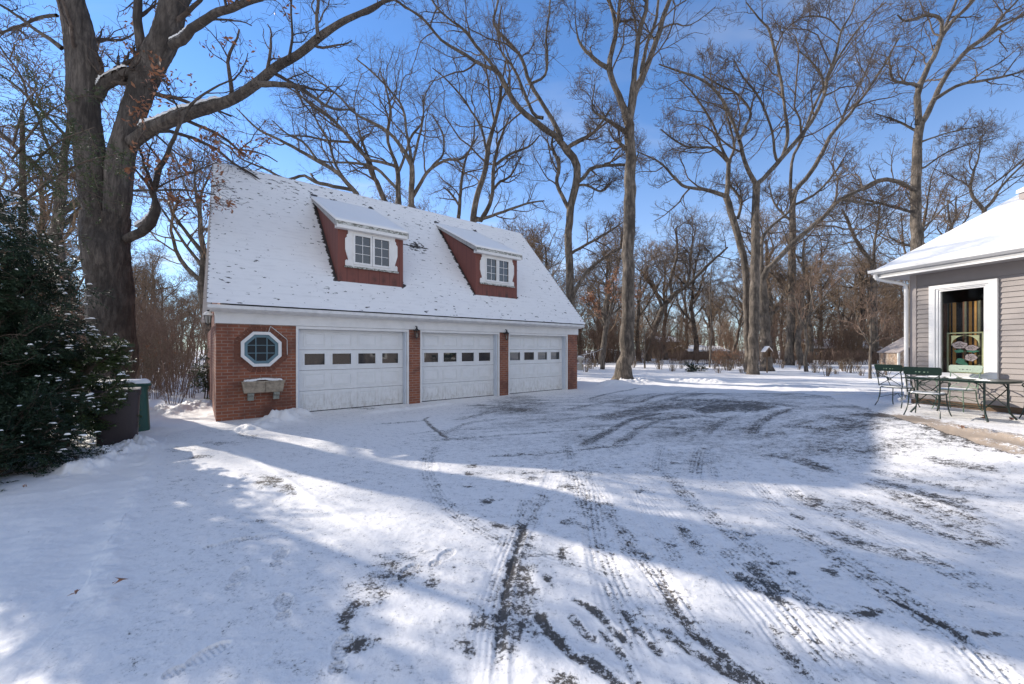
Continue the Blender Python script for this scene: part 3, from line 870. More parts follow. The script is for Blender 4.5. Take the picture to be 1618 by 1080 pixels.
# snow: sawtooth shingle courses, ragged edges, both slopes
def snow_slope(front=True):
    nc = 210; rows = 41; V = []; at_r = []; at_w = []
    us = np.linspace(0, 1, nc)
    Ls = math.hypot(RY+.33, (RY+.33)*KZ)
    prev = []
    ydir = np.array([1, KZ])/math.hypot(1, KZ); nrm = np.array([-KZ, 1])/math.hypot(1, KZ)
    for r in range(rows):
        for half in (0, 1):
            t = (r+half*.90)/rows
            s = t*Ls
            inset = .22*t
            x = (-.17+inset)+us*(GL+.11-inset+.17-(-.0))
            n = fbm(x*6+r*13.7, np.full(nc, r*3.3), 3, 61); n2 = fbm(x*1.3, np.full(nc, t*7), 3, 62)
            lift = .034+.006*fbm(x*1.1, np.full(nc, t*5), 3, 62) + (.006 if half == 0 else -.001)*(.35+.9*fbm(x*2.2, np.full(nc, r*1.7), 3, 64))
            js = .010*(n-.5)
            y = -.33+ (s+js)*ydir[0] + lift*nrm[0]; z = 2.64+(s+js)*ydir[1]+lift*nrm[1]
            if r == 0 and half == 0: z = z-.02
            w = np.zeros(nc)
            # melted rings beside the dormer cheeks
            for (a, b) in ((2.71, 4.60), (7.24, 9.09)):
                top = 3.9
                d = np.minimum(np.abs(x-a), np.abs(x-b))
                k = np.clip(1-d/.13, 0, 1)*((y > .38) & (y < 3.3))
                w = np.maximum(w, k*.5)
            d2 = np.hypot((x-5.75)/.42, (y-1.95)/.22); w = np.maximum(w, .22*np.clip(1.25-d2, 0, 1))
            if not front: y = 2*RY-y
            V.append(np.stack([x, y, z], 1)); at_r.append(np.full(nc, .85 if half == 1 else 0.0)); at_w.append(w)
    # join: course r runs half0 -> half1, then a small riser to the next
    V = np.concatenate(V); nrw = rows*2
    fi = np.arange(nrw*nc).reshape(nrw, nc)
    F = np.stack([fi[:-1, :-1], fi[:-1, 1:], fi[1:, 1:], fi[1:, :-1]], -1).reshape(-1, 4)
    if not front: F = F[:, ::-1]
    return V, F, np.concatenate(at_r), np.concatenate(at_w)
V1, F1, r1, w1 = snow_slope(True); V2, F2, r2, w2 = snow_slope(False)
np_mesh('roof_snow', np.concatenate([V1, V2]), np.concatenate([F1, F2+len(V1)]), M['roof_snow'], garage, False,
        {'riser': np.concatenate([r1, r2]), 'worn': np.concatenate([w1, w2])})
# ragged shingle butts along both rakes
rks = (MB(), MB())
for i in range(42):
    t = (i+.5)/42; s = t*math.hypot(RY+.33, (RY+.33)*KZ); c = 1/math.hypot(1, KZ)
    y = -.33+s*c; z = 2.64+s*c*KZ
    for rk, xx in zip(rks, (-.185+.22*t, GL+.035)):
        rk.box(xx+.012, xx+.04, y, y+.06, z-.02, z+.035+.04)
for rk in rks: rk.build('rake_shingles', M['shingle'], garage)

# garage doors
def garage_door(x0, x1, first):
    zt = 2.135
    fr = MB()
    fr.box(x0-.05, x0-.002, -.022, .05, WB, WT-.002); fr.box(x1+.002, x1+.05, -.022, .05, WB, WT-.002)
    fr.box(x0-.002, x1+.002, -.022, .17, zt+.012, WT-.002)
    fo = fr.build('door_frame', M['white'], garage, bevel=.003)
    MB().box(x0-.002, x0+.035, .052, .24, WB, zt+.010).build('door_jamb', M['jamb'], garage); MB().box(x1-.035, x1+.002, .052, .24, WB, zt+.010).build('door_jamb', M['jamb'], garage)
    d = MB(); a, b = x0+.038, x1-.038; sec = (zt-.0)/4
    W = (b-a); cw = (W-.10)/4
    wins = []
    for r in range(4):
        z0 = .02+r*sec; z1 = z0+sec-.008
        if r == 2:
            d.box(a, b, .215, .25, z0, z0+.13); d.box(a, b, .215, .25, z1-.09, z1)
            xs = []
            for c in range(4):
                wx0 = a+.05+c*cw+.09; wx1 = wx0+cw-.18
                wins.append((wx0, wx1, z0+.13, z1-.09)); xs += [wx0, wx1]
            e = [a]+xs+[b]
            for k in range(0, len(e), 2): d.box(e[k], e[k+1], .215, .25, z0+.13, z1-.09)
        else:
            d.box(a, b, .215, .25, z0, z1)
            for c in range(4):
                px0 = a+.05+c*cw+.075; px1 = px0+cw-.15; pz0 = z0+.085; pz1 = z1-.075
                o_ = [(px0, pz0), (px1, pz0), (px1, pz1), (px0, pz1)]
                i_ = [(px0+.028, pz0+.028), (px1-.028, pz0+.028), (px1-.028, pz1-.028), (px0+.028, pz1-.028)]
                d.ring(o_, i_, .203, .2155)
                j_ = [(px0+.06, pz0+.06), (px1-.06, pz0+.06), (px1-.06, pz1-.06), (px0+.06, pz1-.06)]
                d.add([(p[0], .2152, p[1]) for p in i_]+[(p[0], .205, p[1]) for p in j_], [(0, 1, 5, 4), (1, 2, 6, 5), (2, 3, 7, 6), (3, 0, 4, 7), (4, 5, 6, 7)])
    do = d.build('garage_door', M['door_white'], garage, bevel=.0025)
    for (wx0, wx1, z0, z1) in wins:
        o_ = [(wx0-.03, z0-.03), (wx1+.03, z0-.03), (wx1+.03, z1+.03), (wx0-.03, z1+.03)]
        i_ = [(wx0+.008, z0+.008), (wx1-.008, z0+.008), (wx1-.008, z1-.008), (wx0+.008, z1-.008)]
        MB().ring(o_, i_, .203, .222).build('window_frame', M['door_white'], do, bevel=.002)
        tl = random.uniform(-.022, .022)
        MB().add([(wx0, .236+tl, z0), (wx1, .236-tl, z0), (wx1, .236-tl, z1), (wx0, .236+tl, z1), (wx0, .242+tl, z0), (wx1, .242-tl, z0), (wx1, .242-tl, z1), (wx0, .242+tl, z1)],
                 [(0, 1, 2, 3), (7, 6, 5, 4), (0, 4, 5, 1), (1, 5, 6, 2), (2, 6, 7, 3), (3, 7, 4, 0)]).build('pane', M['glass'], do)
    MB().box(a, b, .21, .25, -.02, .018).build('bottom_seal', M['black'], do)
for i, (a, b) in enumerate(doors): garage_door(a, b, i == 0)

# octagonal window
ow = MB().ring(octo(1.035), octo(.86), -.045, .02).build('octagonal_window', M['white'], garage, bevel=.004)
MB().ring(octo(.858), octo(.70), -.005, .05).build('sash', M['teal'], ow)
MB().prism(octo(.72), .036, .044).build('pane', M['glass_teal'], ow)
mu = MB()
for s in (-.113, .113):
    mu.box(ocx+s-.010, ocx+s+.010, .010, .034, ocz-.29, ocz+.29)
    mu.box(ocx-.29, ocx+.29, .0115, .0325, ocz+s*.82-.009, ocz+s*.82+.009)
mu.build('muntin', M['teal'], ow)
# soldier bricks round the octagon
sb = MB()
for k in range(8):
    p = octo(1.045)[k]; q = octo(1.045)[(k+1) % 8]; P = octo(1.36)[k]; Q = octo(1.36)[(k+1) % 8]
    for j in range(4):
        a, b = (j+.06)/4, (j+.94)/4
        l = lambda u, v, t: (u[0]+(v[0]-u[0])*t, u[1]+(v[1]-u[1])*t)
        sb.prism([l(p, q, a), l(p, q, b), l(P, Q, b), l(P, Q, a)], -.004, .004)
sb.build('brick_surround', paint('surround_brick', (.20, .075, .045), .85, .3, 9), garage)
# dangling wire
MB().tube([(1.02, -.01, 2.05), (1.06, -.02, 2.19), (1.08, -.02, 2.17), (1.25, -.03, 2.02), (1.39, -.035, 1.89), (1.41, -.035, 1.86), (1.41, -.035, 1.70), (1.415, -.03, 1.50)], .0075, 6).build('wire', M['cable'], garage)

# dormers
def dormer(x0, x1):
    yf = .40; zb = roofz(yf)-.06; zt = 4.99
    yt = 3.23                                     # where the dormer roof meets the main roof
    d = MB()
    d.prism_x([(yf, zb), (yf, zt), ((zt-2.64)/KZ-.33+.1, zt), (yf+.3, zb+.3*KZ-.05)], x0, x1)
    d.prism_x([(yf+.05, zt), (yf+.05, zt+.02), (yt-.05, roofz(yt)-.10), ((zt-2.64)/KZ-.33+.1, zt)], x0+.002, x1-.002)
    do = d.build('dormer', M['red'], garage)
    sl = (roofz(yt)-5.12)/(yt-.2)
    r = MB()
    A = .2
    r.prism_x([(A, 5.05), (A, 5.12), (yt, roofz(yt)-.005), (yt+.1, roofz(yt)-.05), (A+.1, 5.05)], x0-.08, x1+.07)
    ro = r.build('dormer_roof', M['weathered'], do)
    # rake board
    MB().prism_x([(A-.004, 4.97), (A-.004, 5.115), (yt-.1, roofz(yt)-.06), (yt-.22, roofz(yt)-.20)], x0-.105, x0-.083).prism_x([(A-.004, 4.97), (A-.004, 5.115), (yt-.1, roofz(yt)-.06), (yt-.22, roofz(yt)-.20)], x1+.073, x1+.095).build('rake_board', paint('dormer_rake_board', (.42, .40, .38), .7, .2, 8), do)
    MB().box(x0-.08, x1+.07, A+.008, yf-.004, 4.955, 5.048).build('fascia', M['white'], do, bevel=.004)
    # snow slab
    n = 60; k = 26; xs = np.linspace(x0-.10, x1+.09, n); ts = np.linspace(0, 1, k)
    Xq, Tq = np.meshgrid(xs, ts); yy = A-.01+(yt-A+.03)*Tq; zz = 5.12+(roofz(yt)-5.12)*Tq
    th = .055+.02*(fbm(Xq*2, yy*2, 3, 91)-.5); th = th*np.clip(np.minimum(Xq-xs[0], xs[-1]-Xq)/.03, .3, 1)*np.clip(Tq/.03, .45, 1)
    top = np.stack([Xq, yy, zz+th+.012], -1).reshape(-1, 3); bot = np.stack([Xq, yy, zz-.0+.002], -1).reshape(-1, 3)
    fi = np.arange(n*k).reshape(k, n); q = np.stack([fi[:-1, :-1], fi[:-1, 1:], fi[1:, 1:], fi[1:, :-1]], -1).reshape(-1, 4)
    b = np.concatenate([fi[0], fi[1:, -1], fi[-1, -2::-1], fi[-2:0:-1, 0]])
    side = np.stack([b, np.roll(b, -1), np.roll(b, -1)+n*k, b+n*k], -1)[:, ::-1]
    np_mesh('dormer_snow', np.concatenate([top, bot]), np.concatenate([q, q[:, ::-1]+n*k, side]), M['snow'], do, True)
    # window surround with scroll-cut side boards
    cx = (x0+x1)/2; zs0, zs1 = 4.03, 4.90
    cw = .545
    s = MB()
    prof = [(0, 3.93), (0, 4.10), (-.035, 4.135), (-.06, 4.13), (-.075, 4.10), (-.085, 4.16), (-.05, 4.26), (0.0, 4.42), (.02, 4.58), (0.0, 4.72), (-.03, 4.76), (-.055, 4.77), (-.045, 4.83), (-.085, 4.86), (-.085, 4.955)]
    w = .755
    # outline bulges inward where p[0] is negative and stands full width at the foot
    L = [(-w+max(0, -p[0])*.9, p[1]) for p in prof]
    left = [(cx+a, z) for a, z in L]+[(cx-cw, 4.955), (cx-cw, 3.93)]
    right = [(cx-(a), z) for a, z in L]+[(cx+cw, 4.955), (cx+cw, 3.93)]
    s.prism(left, yf-.035, yf-.002); s.prism(right[::-1], yf-.035, yf-.002)
    s.box(cx-cw+.001, cx+cw-.001, yf-.033, yf-.002, zs1, 4.953); s.box(cx-cw+.001, cx+cw-.001, yf-.033, yf-.002, 3.96, zs0)
    so = s.build('window_surround', M['white'], do, bevel=.003)
    MB().box(cx-.78, cx+.78, yf-.075, yf-.037, 3.915, 3.965).build('window_sill', M['weathered'], do, bevel=.004)
    for (a, b_) in ((cx-cw, cx-.006), (cx+.006, cx+cw)):
        f = MB(); o_ = [(a, zs0), (b_, zs0), (b_, zs1), (a, zs1)]; i_ = [(a+.055, zs0+.06), (b_-.055, zs0+.06), (b_-.055, zs1-.06), (a+.055, zs1-.06)]
        f.ring(o_, i_, yf-.052, yf+.03)
        mx = (a+b_)/2
        f.box(mx-.008, mx+.008, yf-.026, yf-.012, zs0+.061, zs1-.061)
        for q_ in (1, 2):
            zz_ = zs0+.06+(zs1-zs0-.12)*q_/3; f.box(a+.056, b_-.056, yf-.0245, yf-.0135, zz_-.008, zz_+.008)
        f.build('window', M['white'], do, bevel=.002)
        t = random.uniform(-.006, .006)
        MB().add([(a+.05, yf-.009+t, zs0+.055), (b_-.05, yf-.009-t, zs0+.055), (b_-.05, yf-.009-t*.4, zs1-.055), (a+.05, yf-.009+t, zs1-.055)], [(0, 1, 2, 3)]).build('pane', M['glass'], do)
dormer(2.71, 4.60); dormer(7.24, 9.09)

# wall lanterns
def lantern(loc, rz, label, snowy=False):
    o = empty('wall_lantern', loc, rz, label, 'wall lamp', 'black carriage lanterns on the garage')
    b = MB(); b.box(-.05, .05, -.015, 0, -.02, .12); b.tube([(0, -.01, .08), (0, -.07, .13), (0, -.12, .10), (0, -.13, .03)], .009, 6)
    b.build('bracket', M['black'], o)
    g = MB(); n = 6
    def hexr(r, z): return [(r*math.cos(a*math.pi/3), -.13+r*math.sin(a*math.pi/3), z) for a in range(6)]
    g.add(hexr(.095, -.02)+hexr(.035, .045)+hexr(.02, .07)+hexr(.03, .085)+hexr(.006, .12), [tuple(range(5, -1, -1))]+[(r*6+i, r*6+(i+1) % 6, r*6+6+(i+1) % 6, r*6+6+i) for r in range(4) for i in range(6)])
    g.add(hexr(.055, -.23)+hexr(.062, -.215), [tuple(range(5, -1, -1)), tuple(range(6, 12))]+[(i, (i+1) % 6, 6+(i+1) % 6, 6+i) for i in range(6)])
    for i in range(6):
        p = hexr(.082, -.02)[i]; q = hexr(.056, -.215)[i]; g.tube([p, q], .006, 4)
    g.tube([(0, -.13, -.23), (0, -.13, -.27)], .012, 6)
    g.build('lamp_cage', M['black'], o)
    c = MB(); c.add(hexr(.050, -.21)+hexr(.074, -.025), [(i, (i+1) % 6, 6+(i+1) % 6, 6+i) for i in range(6)]+[tuple(range(5, -1, -1)), tuple(range(6, 12))])
    c.build('lamp_glass', M['clear'], o)
    MB().tube([(0, -.13, -.21), (0, -.13, -.10)], .018, 8).build('candle', M['lamp_glass'], o)
    if snowy:
        s = MB(); s.lathe([(.098, -.018), (.10, .0), (.06, .05), (.03, .075), (.0, .09)], 0, -.13, 12); s.build('snow_cap', M['snow'], o, smooth=True)
    return o
for x, lab in ((4.80, 'black lantern on the brick pier between the first and the middle garage door'), (8.19, 'black lantern on the brick pier between the middle and the far garage door')):
    lantern(g_world(x, -.002, 2.20), GANG, lab)
lantern(g_world(-.003, .34, 2.43), GANG-math.pi/2, 'lantern with a snow cap at the corner of the garage nearest the big oak', True)

# trough planter under the octagonal window
pl = empty('wall_planter', g_world(.90, 0, .62), GANG, 'snow-filled stone trough on two brackets under the octagonal window', 'planter')
t = MB(); 
o_t = [(-.43, -.25), (.43, -.25), (.43, -.003), (-.43, -.003)]; 
V = [(x, y, .27) for x, y in o_t]+[(x*.91, y*.88 if y < -.1 else y, 0) for x, y in o_t]+[(x*.93, -.222 if y < -.1 else -.03, .27) for x, y in o_t]+[(x*.90, -.21 if y < -.1 else -.035, .20) for x, y in o_t]
F = [(4, 5, 6, 7)]+[(i, (i+1) % 4, 4+(i+1) % 4, 4+i) for i in range(4)]+[(i, 8+i, 8+(i+1) % 4, (i+1) % 4) for i in range(4)]+[(8+i, 12+i, 12+(i+1) % 4, 8+(i+1) % 4) for i in range(4)]+[(12, 13, 14, 15)]
t.add(V, F); t.box(-.44, .44, -.262, -.251, .232, .268); t.build('trough', M['planter'], pl, bevel=.006)
for x in (-.25, .27):
    MB().prism_x([(-.003, -.004), (-.19, -.004), (-.19, -.06), (-.13, -.10), (-.11, -.19), (-.003, -.19)], x-.062, x+.062).build('bracket', M['bracket'], pl, bevel=.005)
gx, gy = np.meshgrid(np.linspace(-.395, .395, 40), np.linspace(-.22, -.03, 12))
gz = .285+.045*fbm(gx*9, gy*9, 3, 5)+.02*np.cos(gx*5); gz[0] -= .04; gz[-1] -= .03; gz[:, 0] -= .03; gz[:, -1] -= .03
fi = np.arange(480).reshape(12, 40)
np_mesh('snow', np.stack([gx, gy, gz], -1).reshape(-1, 3), np.stack([fi[:-1, :-1], fi[:-1, 1:], fi[1:, 1:], fi[1:, :-1]], -1).reshape(-1, 4), M['snow'], pl, True)
tw = MB()
for i in range(26):
    x = random.uniform(-.38, .38) if i > 12 else random.gauss(.05, .06); y = random.uniform(-.20, -.05)
    h = random.uniform(.03, .10)
    tw.tube([(x, y, .25), (x+random.uniform(-.03, .03), y-.01, .27+h*.6), (x+random.uniform(-.05, .05), y-.02, .28+h)], .004, 4)
tw.tube([(.03, -.22, .29), (.035, -.268, .24), (.02, -.27, .12), (.03, -.268, .02)], .005, 4)
tw.build('dead_twigs', M['twig_far'], pl)  # dead stems and twigs sticking out of the trough snow
# ------------------------------------------------------------------ house at the right (local frame: x along the wall towards the viewer, y into the house)
HC = (9.95, 9.90); HANG = math.atan2(-.97, .245)
def h_world(x, y, z):
    c, s = math.cos(HANG), math.sin(HANG)
    return (HC[0]+x*c-y*s, HC[1]+x*s+y*c, z)
house = empty('house', (*HC, 0), HANG, 'taupe clapboard house with a white framed window and a thick snow roof', 'house')
HL = 15.0; HZ = 3.50; g0 = .30
wx0, wx1, wz0, wz1 = .56, 1.29, 1.09, 2.985      # glass opening
wm = MB()
wm.box(0, wx0-.04, 0, .15, g0-.4, HZ); wm.box(wx1+.04, HL, 0, .15, g0-.4, HZ)
wm.box(wx0-.04, wx1+.04, 0, .15, g0-.4, wz0-.04); wm.box(wx0-.04, wx1+.04, 0, .15, wz1+.04, HZ)
wm.box(0, .15, .15, 12, g0-.4, HZ); wm.box(.15, HL, 11.85, 12, g0-.4, HZ); wm.box(HL-.15, HL, .15, 11.85, g0-.4, HZ)
wm.build('wall', M['siding'], house)
# clapboards as real lapped boards
cb = MB(); z = g0+.14; ex = .114
while z < 3.17:
    segs = [(.105, .352), (1.52, HL)] if z+ex > .95 and z < 3.16 else [(.105, HL)]
    for a, b in segs:
        cb.add([(a, -.026, z), (b, -.026, z), (b, -.005, z+ex), (a, -.005, z+ex), (a, -.001, z), (b, -.001, z), (b, -.001, z+ex), (a, -.001, z+ex)],
               [(0, 1, 2, 3), (4, 5, 1, 0), (3, 2, 6, 7), (0, 3, 7, 4), (1, 5, 6, 2)])
    z += ex
cb.box(.105, HL, -.018, -.001, 3.185, HZ-.002)
cb.build('clapboard', M['siding'], house)
MB().box(-.02, .10, -.032, -.001, g0+.1, HZ-.002).box(-.032, -.021, -.032, .10, g0+.1, HZ-.002).build('corner_board', M['corner'], house, bevel=.003)
MB().box(-.01, HL, -.016, -.001, g0-.35, g0+.135).build('foundation', paint('brown_foundation', (.16, .10, .06), .9, .2, 8), house)
# window
wf = MB()
O = [(.36, .97), (1.514, .97), (1.514, 3.135), (.36, 3.135)]; I = [(.475, 1.05), (1.375, 1.05), (1.375, 3.05), (.475, 3.05)]
wf.ring(O, I, -.062, -.002)
wo = wf.build('window', M['white'], house, bevel=.004)
s2 = MB(); s2.ring([(.478, 1.052), (1.372, 1.052), (1.372, 3.048), (.478, 3.048)], [(.525, 1.07), (1.325, 1.07), (1.325, 3.02), (.525, 3.02)], -.045, .06)
s2.ring([(.527, 1.072), (1.323, 1.072), (1.323, 3.018), (.527, 3.018)], [(wx0, wz0), (wx1, wz0), (wx1, wz1), (wx0, wz1)], -.028, .05)
s2.build('sash', M['white'], wo, bevel=.003)
MB().box(wx0-.01, wx1+.01, .010, .014, wz0-.01, wz1+.01).build('pane', M['clear'], wo)
MB().box(.32, 1.55, -.085, -.063, .955, 1.0).build('sill', M['white'], wo, bevel=.004)
# what shows inside
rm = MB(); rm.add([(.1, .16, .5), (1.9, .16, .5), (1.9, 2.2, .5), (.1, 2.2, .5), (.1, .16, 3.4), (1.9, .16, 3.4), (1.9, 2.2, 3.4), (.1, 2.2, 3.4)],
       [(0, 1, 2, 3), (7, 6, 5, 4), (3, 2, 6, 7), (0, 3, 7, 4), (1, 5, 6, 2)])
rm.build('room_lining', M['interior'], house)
cur = empty('striped_curtain', h_world(.95, .22, 1.0), HANG, 'brown and gold striped curtain hanging inside the house window', 'curtain')
bands = [('curtain_brick', .10), ('curtain_sage', .035), ('curtain_dark', .03), ('curtain_gold', .035), ('curtain_dark', .035), ('curtain_gold', .045), ('curtain_dark', .11), ('curtain_brick', .05),
         ('curtain_sage', .035), ('curtain_dark', .03), ('curtain_gold', .035), ('curtain_dark', .03), ('curtain_gold', .045), ('curtain_dark', .03), ('curtain_sage', .06), ('curtain_dark', .04), ('curtain_brick', .04), ('curtain_dark', .12)]
V = []; F = []; mi = []; mats = [M[n] for n in ('curtain_dark', 'curtain_gold', 'curtain_sage', 'curtain_brick')]; names = ['curtain_dark', 'curtain_gold', 'curtain_sage', 'curtain_brick']
x = -.52
for nm, w in bands*1+bands[:3]:
    for q in range(3):
        x0 = x+w*q/3; x1 = x+w*(q+1)/3; n = len(V)
        for xx in (x0, x1):
            yy = .035*math.sin(xx*26)
            V += [(xx, yy, -.1), (xx, yy, 1.72)]
        F.append((n, n+2, n+3, n+1)); mi.append(names.index(nm))
    x += w
np_mesh('curtain_cloth', V, np.array(F), mats, cur, False, None, mi)
# leaded rose panel standing in the window
pn = empty('stained_glass_panel', h_world(.925, .10, wz0+.0), HANG, 'arched stained glass panel with pink roses propped inside the window', 'stained glass')
W_, H_ = .31, .93
MB().ring([(-W_, 0), (W_, 0), (W_, H_), (-W_, H_)], [(-W_+.03, .03), (W_-.03, .03), (W_-.03, H_-.03), (-W_+.03, H_-.03)], -.012, .012).build('panel_frame', M['panel_frame'], pn)
def arch(r0, zc, n=10): return [(r0*math.cos(math.pi*i/n), zc+r0*math.sin(math.pi*i/n)) for i in range(n+1)]
sp = MB()
for sgn in (-1, 1):
    a = arch(.235, .62, 12)[:7]
    poly = [(sgn*.235, .86)]+[(sgn*p[0], p[1]) for p in a]
    sp.prism(poly, -.004, .004)
sp.build('cream_spandrel', M['cream_glass'], pn)
def blob(cx, cz, rx, rz, n=11, jag=.12, ph=0): return [(cx+rx*(1+jag*math.sin(5*a+ph))*math.cos(a), cz+rz*(1+jag*math.sin(5*a+ph))*math.sin(a)) for a in [2*math.pi*i/n for i in range(n)]]
for cx_, cz_, rx, rz, ph in ((-.09, .64, .135, .085, 0), (.11, .575, .115, .065, 1), (.10, .36, .105, .085, 2)):
    r = MB().prism(blob(cx_, cz_, rx, rz, 14, .08, ph), -.006, .003).build('rose', M['rose_glass'], pn)
    c = MB()
    for a in range(5):
        t = a*1.257+ph; c.tube([(cx_, -.008, cz_), (cx_+.5*rx*math.cos(t+.3), -.009, cz_+.5*rz*math.sin(t+.3)), (cx_+.95*rx*math.cos(t), -.008, cz_+.95*rz*math.sin(t))], .003, 4)
    c.tube([(p[0], -.008, p[1]) for p in blob(cx_, cz_, rx*.5, rz*.5, 8, .15, ph)], .0028, 4, True)
    c.tube([(p[0], -.007, p[1]) for p in blob(cx_, cz_, rx, rz, 14, .08, ph)], .003, 4, True)
    c.build('lead_line', M['came'], r)
lf = MB()
for cx_, cz_, rx, rz, ph in ((-.10, .50, .09, .035, 0), (.13, .50, .10, .03, 2), (-.08, .27, .08, .07, 3), (.0, .20, .05, .05, 1)):
    lf.prism(blob(cx_, cz_, rx, rz, 9, .15, ph), -.004, .002)
lf.build('glass_leaves', M['leaf_glass'], pn)
MB().tube([(0, 0, .03), (.0, 0, .3), (-.03, 0, .6)], .006, 5).tube([(0, 0, .3), (.08, 0, .55)], .005, 5).build('lead_stem', M['came'], pn)
# roof
RT = .44; ez = 3.60
def hz(y): return ez+(y+.47)*RT
rf = MB(); rf.prism_x([(-.47, ez), (5.9, hz(5.9)), (12.5, ez), (12.5, ez-.10), (5.9, hz(5.9)-.22), (-.45, ez-.04)], -.48, HL+.4)
rf.build('roof', M['shingle'], house)
MB().box(-.46, HL+.4, -.45, -.034, 3.455, 3.475).box(-.46, -.034, -.034, 12, 3.455, 3.475).build('soffit', M['soffit'], house)
fs = MB(); fs.box(-.50, HL+.4, -.475, -.452, 3.452, ez-.02).box(-.50, -.462, -.45, .6, 3.452, ez-.02)
MB().box(-.505, HL+.4, -.500, -.476, 3.440, 3.476).build('fascia_trim', M['white'], house, bevel=.003)
fs.build('fascia', paint('grey_white_fascia', (.40, .385, .37), .5, .05), house, bevel=.003)
hg = MB(); hg.prism_x([(-.585, 3.60), (-.59, 3.655), (-.58, 3.665), (-.572, 3.645), (-.50, 3.645), (-.495, 3.66), (-.488, 3.66), (-.488, 3.592), (-.57, 3.588)], -.60, HL+.4)
hg.build('gutter', M['white'], house)
rb_ = MB(); rb_.prism_x([(-.50, ez-.02), (5.9, hz(5.9)-.02), (5.9, hz(5.9)-.20), (-.50, ez-.13)], -.53, -.505); rb_.build('rake_board', M['white'], house)
# snow blanket
n = 90; k = 60; xs = np.concatenate([np.linspace(-.56, 3, 60), np.linspace(3.2, HL+.42, 30)]); ts = np.linspace(0, 1, k)
Xq, Tq = np.meshgrid(xs, ts); yy = -.54+6.45*Tq; zz = ez+(yy+.47)*RT
ed = np.clip((Xq-xs[0])/.10, 0, 1)**.5*np.clip((yy+.54)/.10, .25, 1)**.5
th = (.10+.04*(fbm(Xq*1.1, yy*1.1, 4, 21)-.5)+.01*(fbm(Xq*5, yy*5, 3, 22)-.5))*(.2+.8*ed)
top = np.stack([Xq, yy, zz+th], -1).reshape(-1, 3)
fi = np.arange(n*k).reshape(k, n); q = np.stack([fi[:-1, :-1], fi[:-1, 1:], fi[1:, 1:], fi[1:, :-1]], -1).reshape(-1, 4)
bot = np.stack([Xq, np.maximum(yy, -.5), zz-.02], -1).reshape(-1, 3)
b = np.concatenate([fi[0], fi[1:, -1], fi[-1, -2::-1], fi[-2:0:-1, 0]])
side = np.stack([b, np.roll(b, -1), np.roll(b, -1)+n*k, b+n*k], -1)[:, ::-1]
np_mesh('roof_snow', np.concatenate([top, bot]), np.concatenate([q, q[:, ::-1]+n*k, side]), M['snow'], house, True)
MB().add([(-.5, 5.9, hz(5.9)+.08), (HL, 5.9, hz(5.9)+.08), (HL, 12.5, ez+.1), (-.5, 12.5, ez+.1)], [(0, 1, 2, 3)]).build('rear_roof_snow', M['snow'], house)
# downspout
MB().tube([(-.47, -.52, 3.55), (-.45, -.50, 3.44), (-.36, -.40, 3.385), (-.16, -.17, 3.30), (-.085, -.09, 3.24), (-.075, -.075, 3.10), (-.075, -.075, 2.0), (-.075, -.075, .50), (-.09, -.10, .42), (-.16, -.20, .36)], .042, 10).build('downspout', M['white'], house, smooth=True)
# upper storey whose eave corner shows above the roof
up = MB(); up.box(1.25, 9, 2.3, 8, 4.6, 5.25); up.build('upper_wall', M['siding'], house)
MB().prism_x([(1.95, 5.20), (1.93, 5.33), (5.1, 6.7), (8.4, 5.33), (8.4, 5.20)], .93, 9.3).build('upper_roof', M['corner'], house)
us_ = MB().prism_x([(1.90, 5.34), (1.92, 5.42), (5.1, 6.80), (8.4, 5.42), (8.4, 5.335), (5.1, 6.705)], .90, 9.35).build('upper_roof_snow', M['snow'], house, smooth=True)
# two more windows of the same wall, seen in the garage panes
for a in (4.2, 6.4, 9.5):
    ww = MB().ring([(a, 1.0), (a+1.1, 1.0), (a+1.1, 2.9), (a, 2.9)], [(a+.1, 1.1), (a+1.0, 1.1), (a+1.0, 2.8), (a+.1, 2.8)], -.06, -.028).build('window', M['white'], house)
    MB().box(a+.1, a+1.0, -.045, -.035, 1.1, 2.8).build('pane', M['glass'], ww)

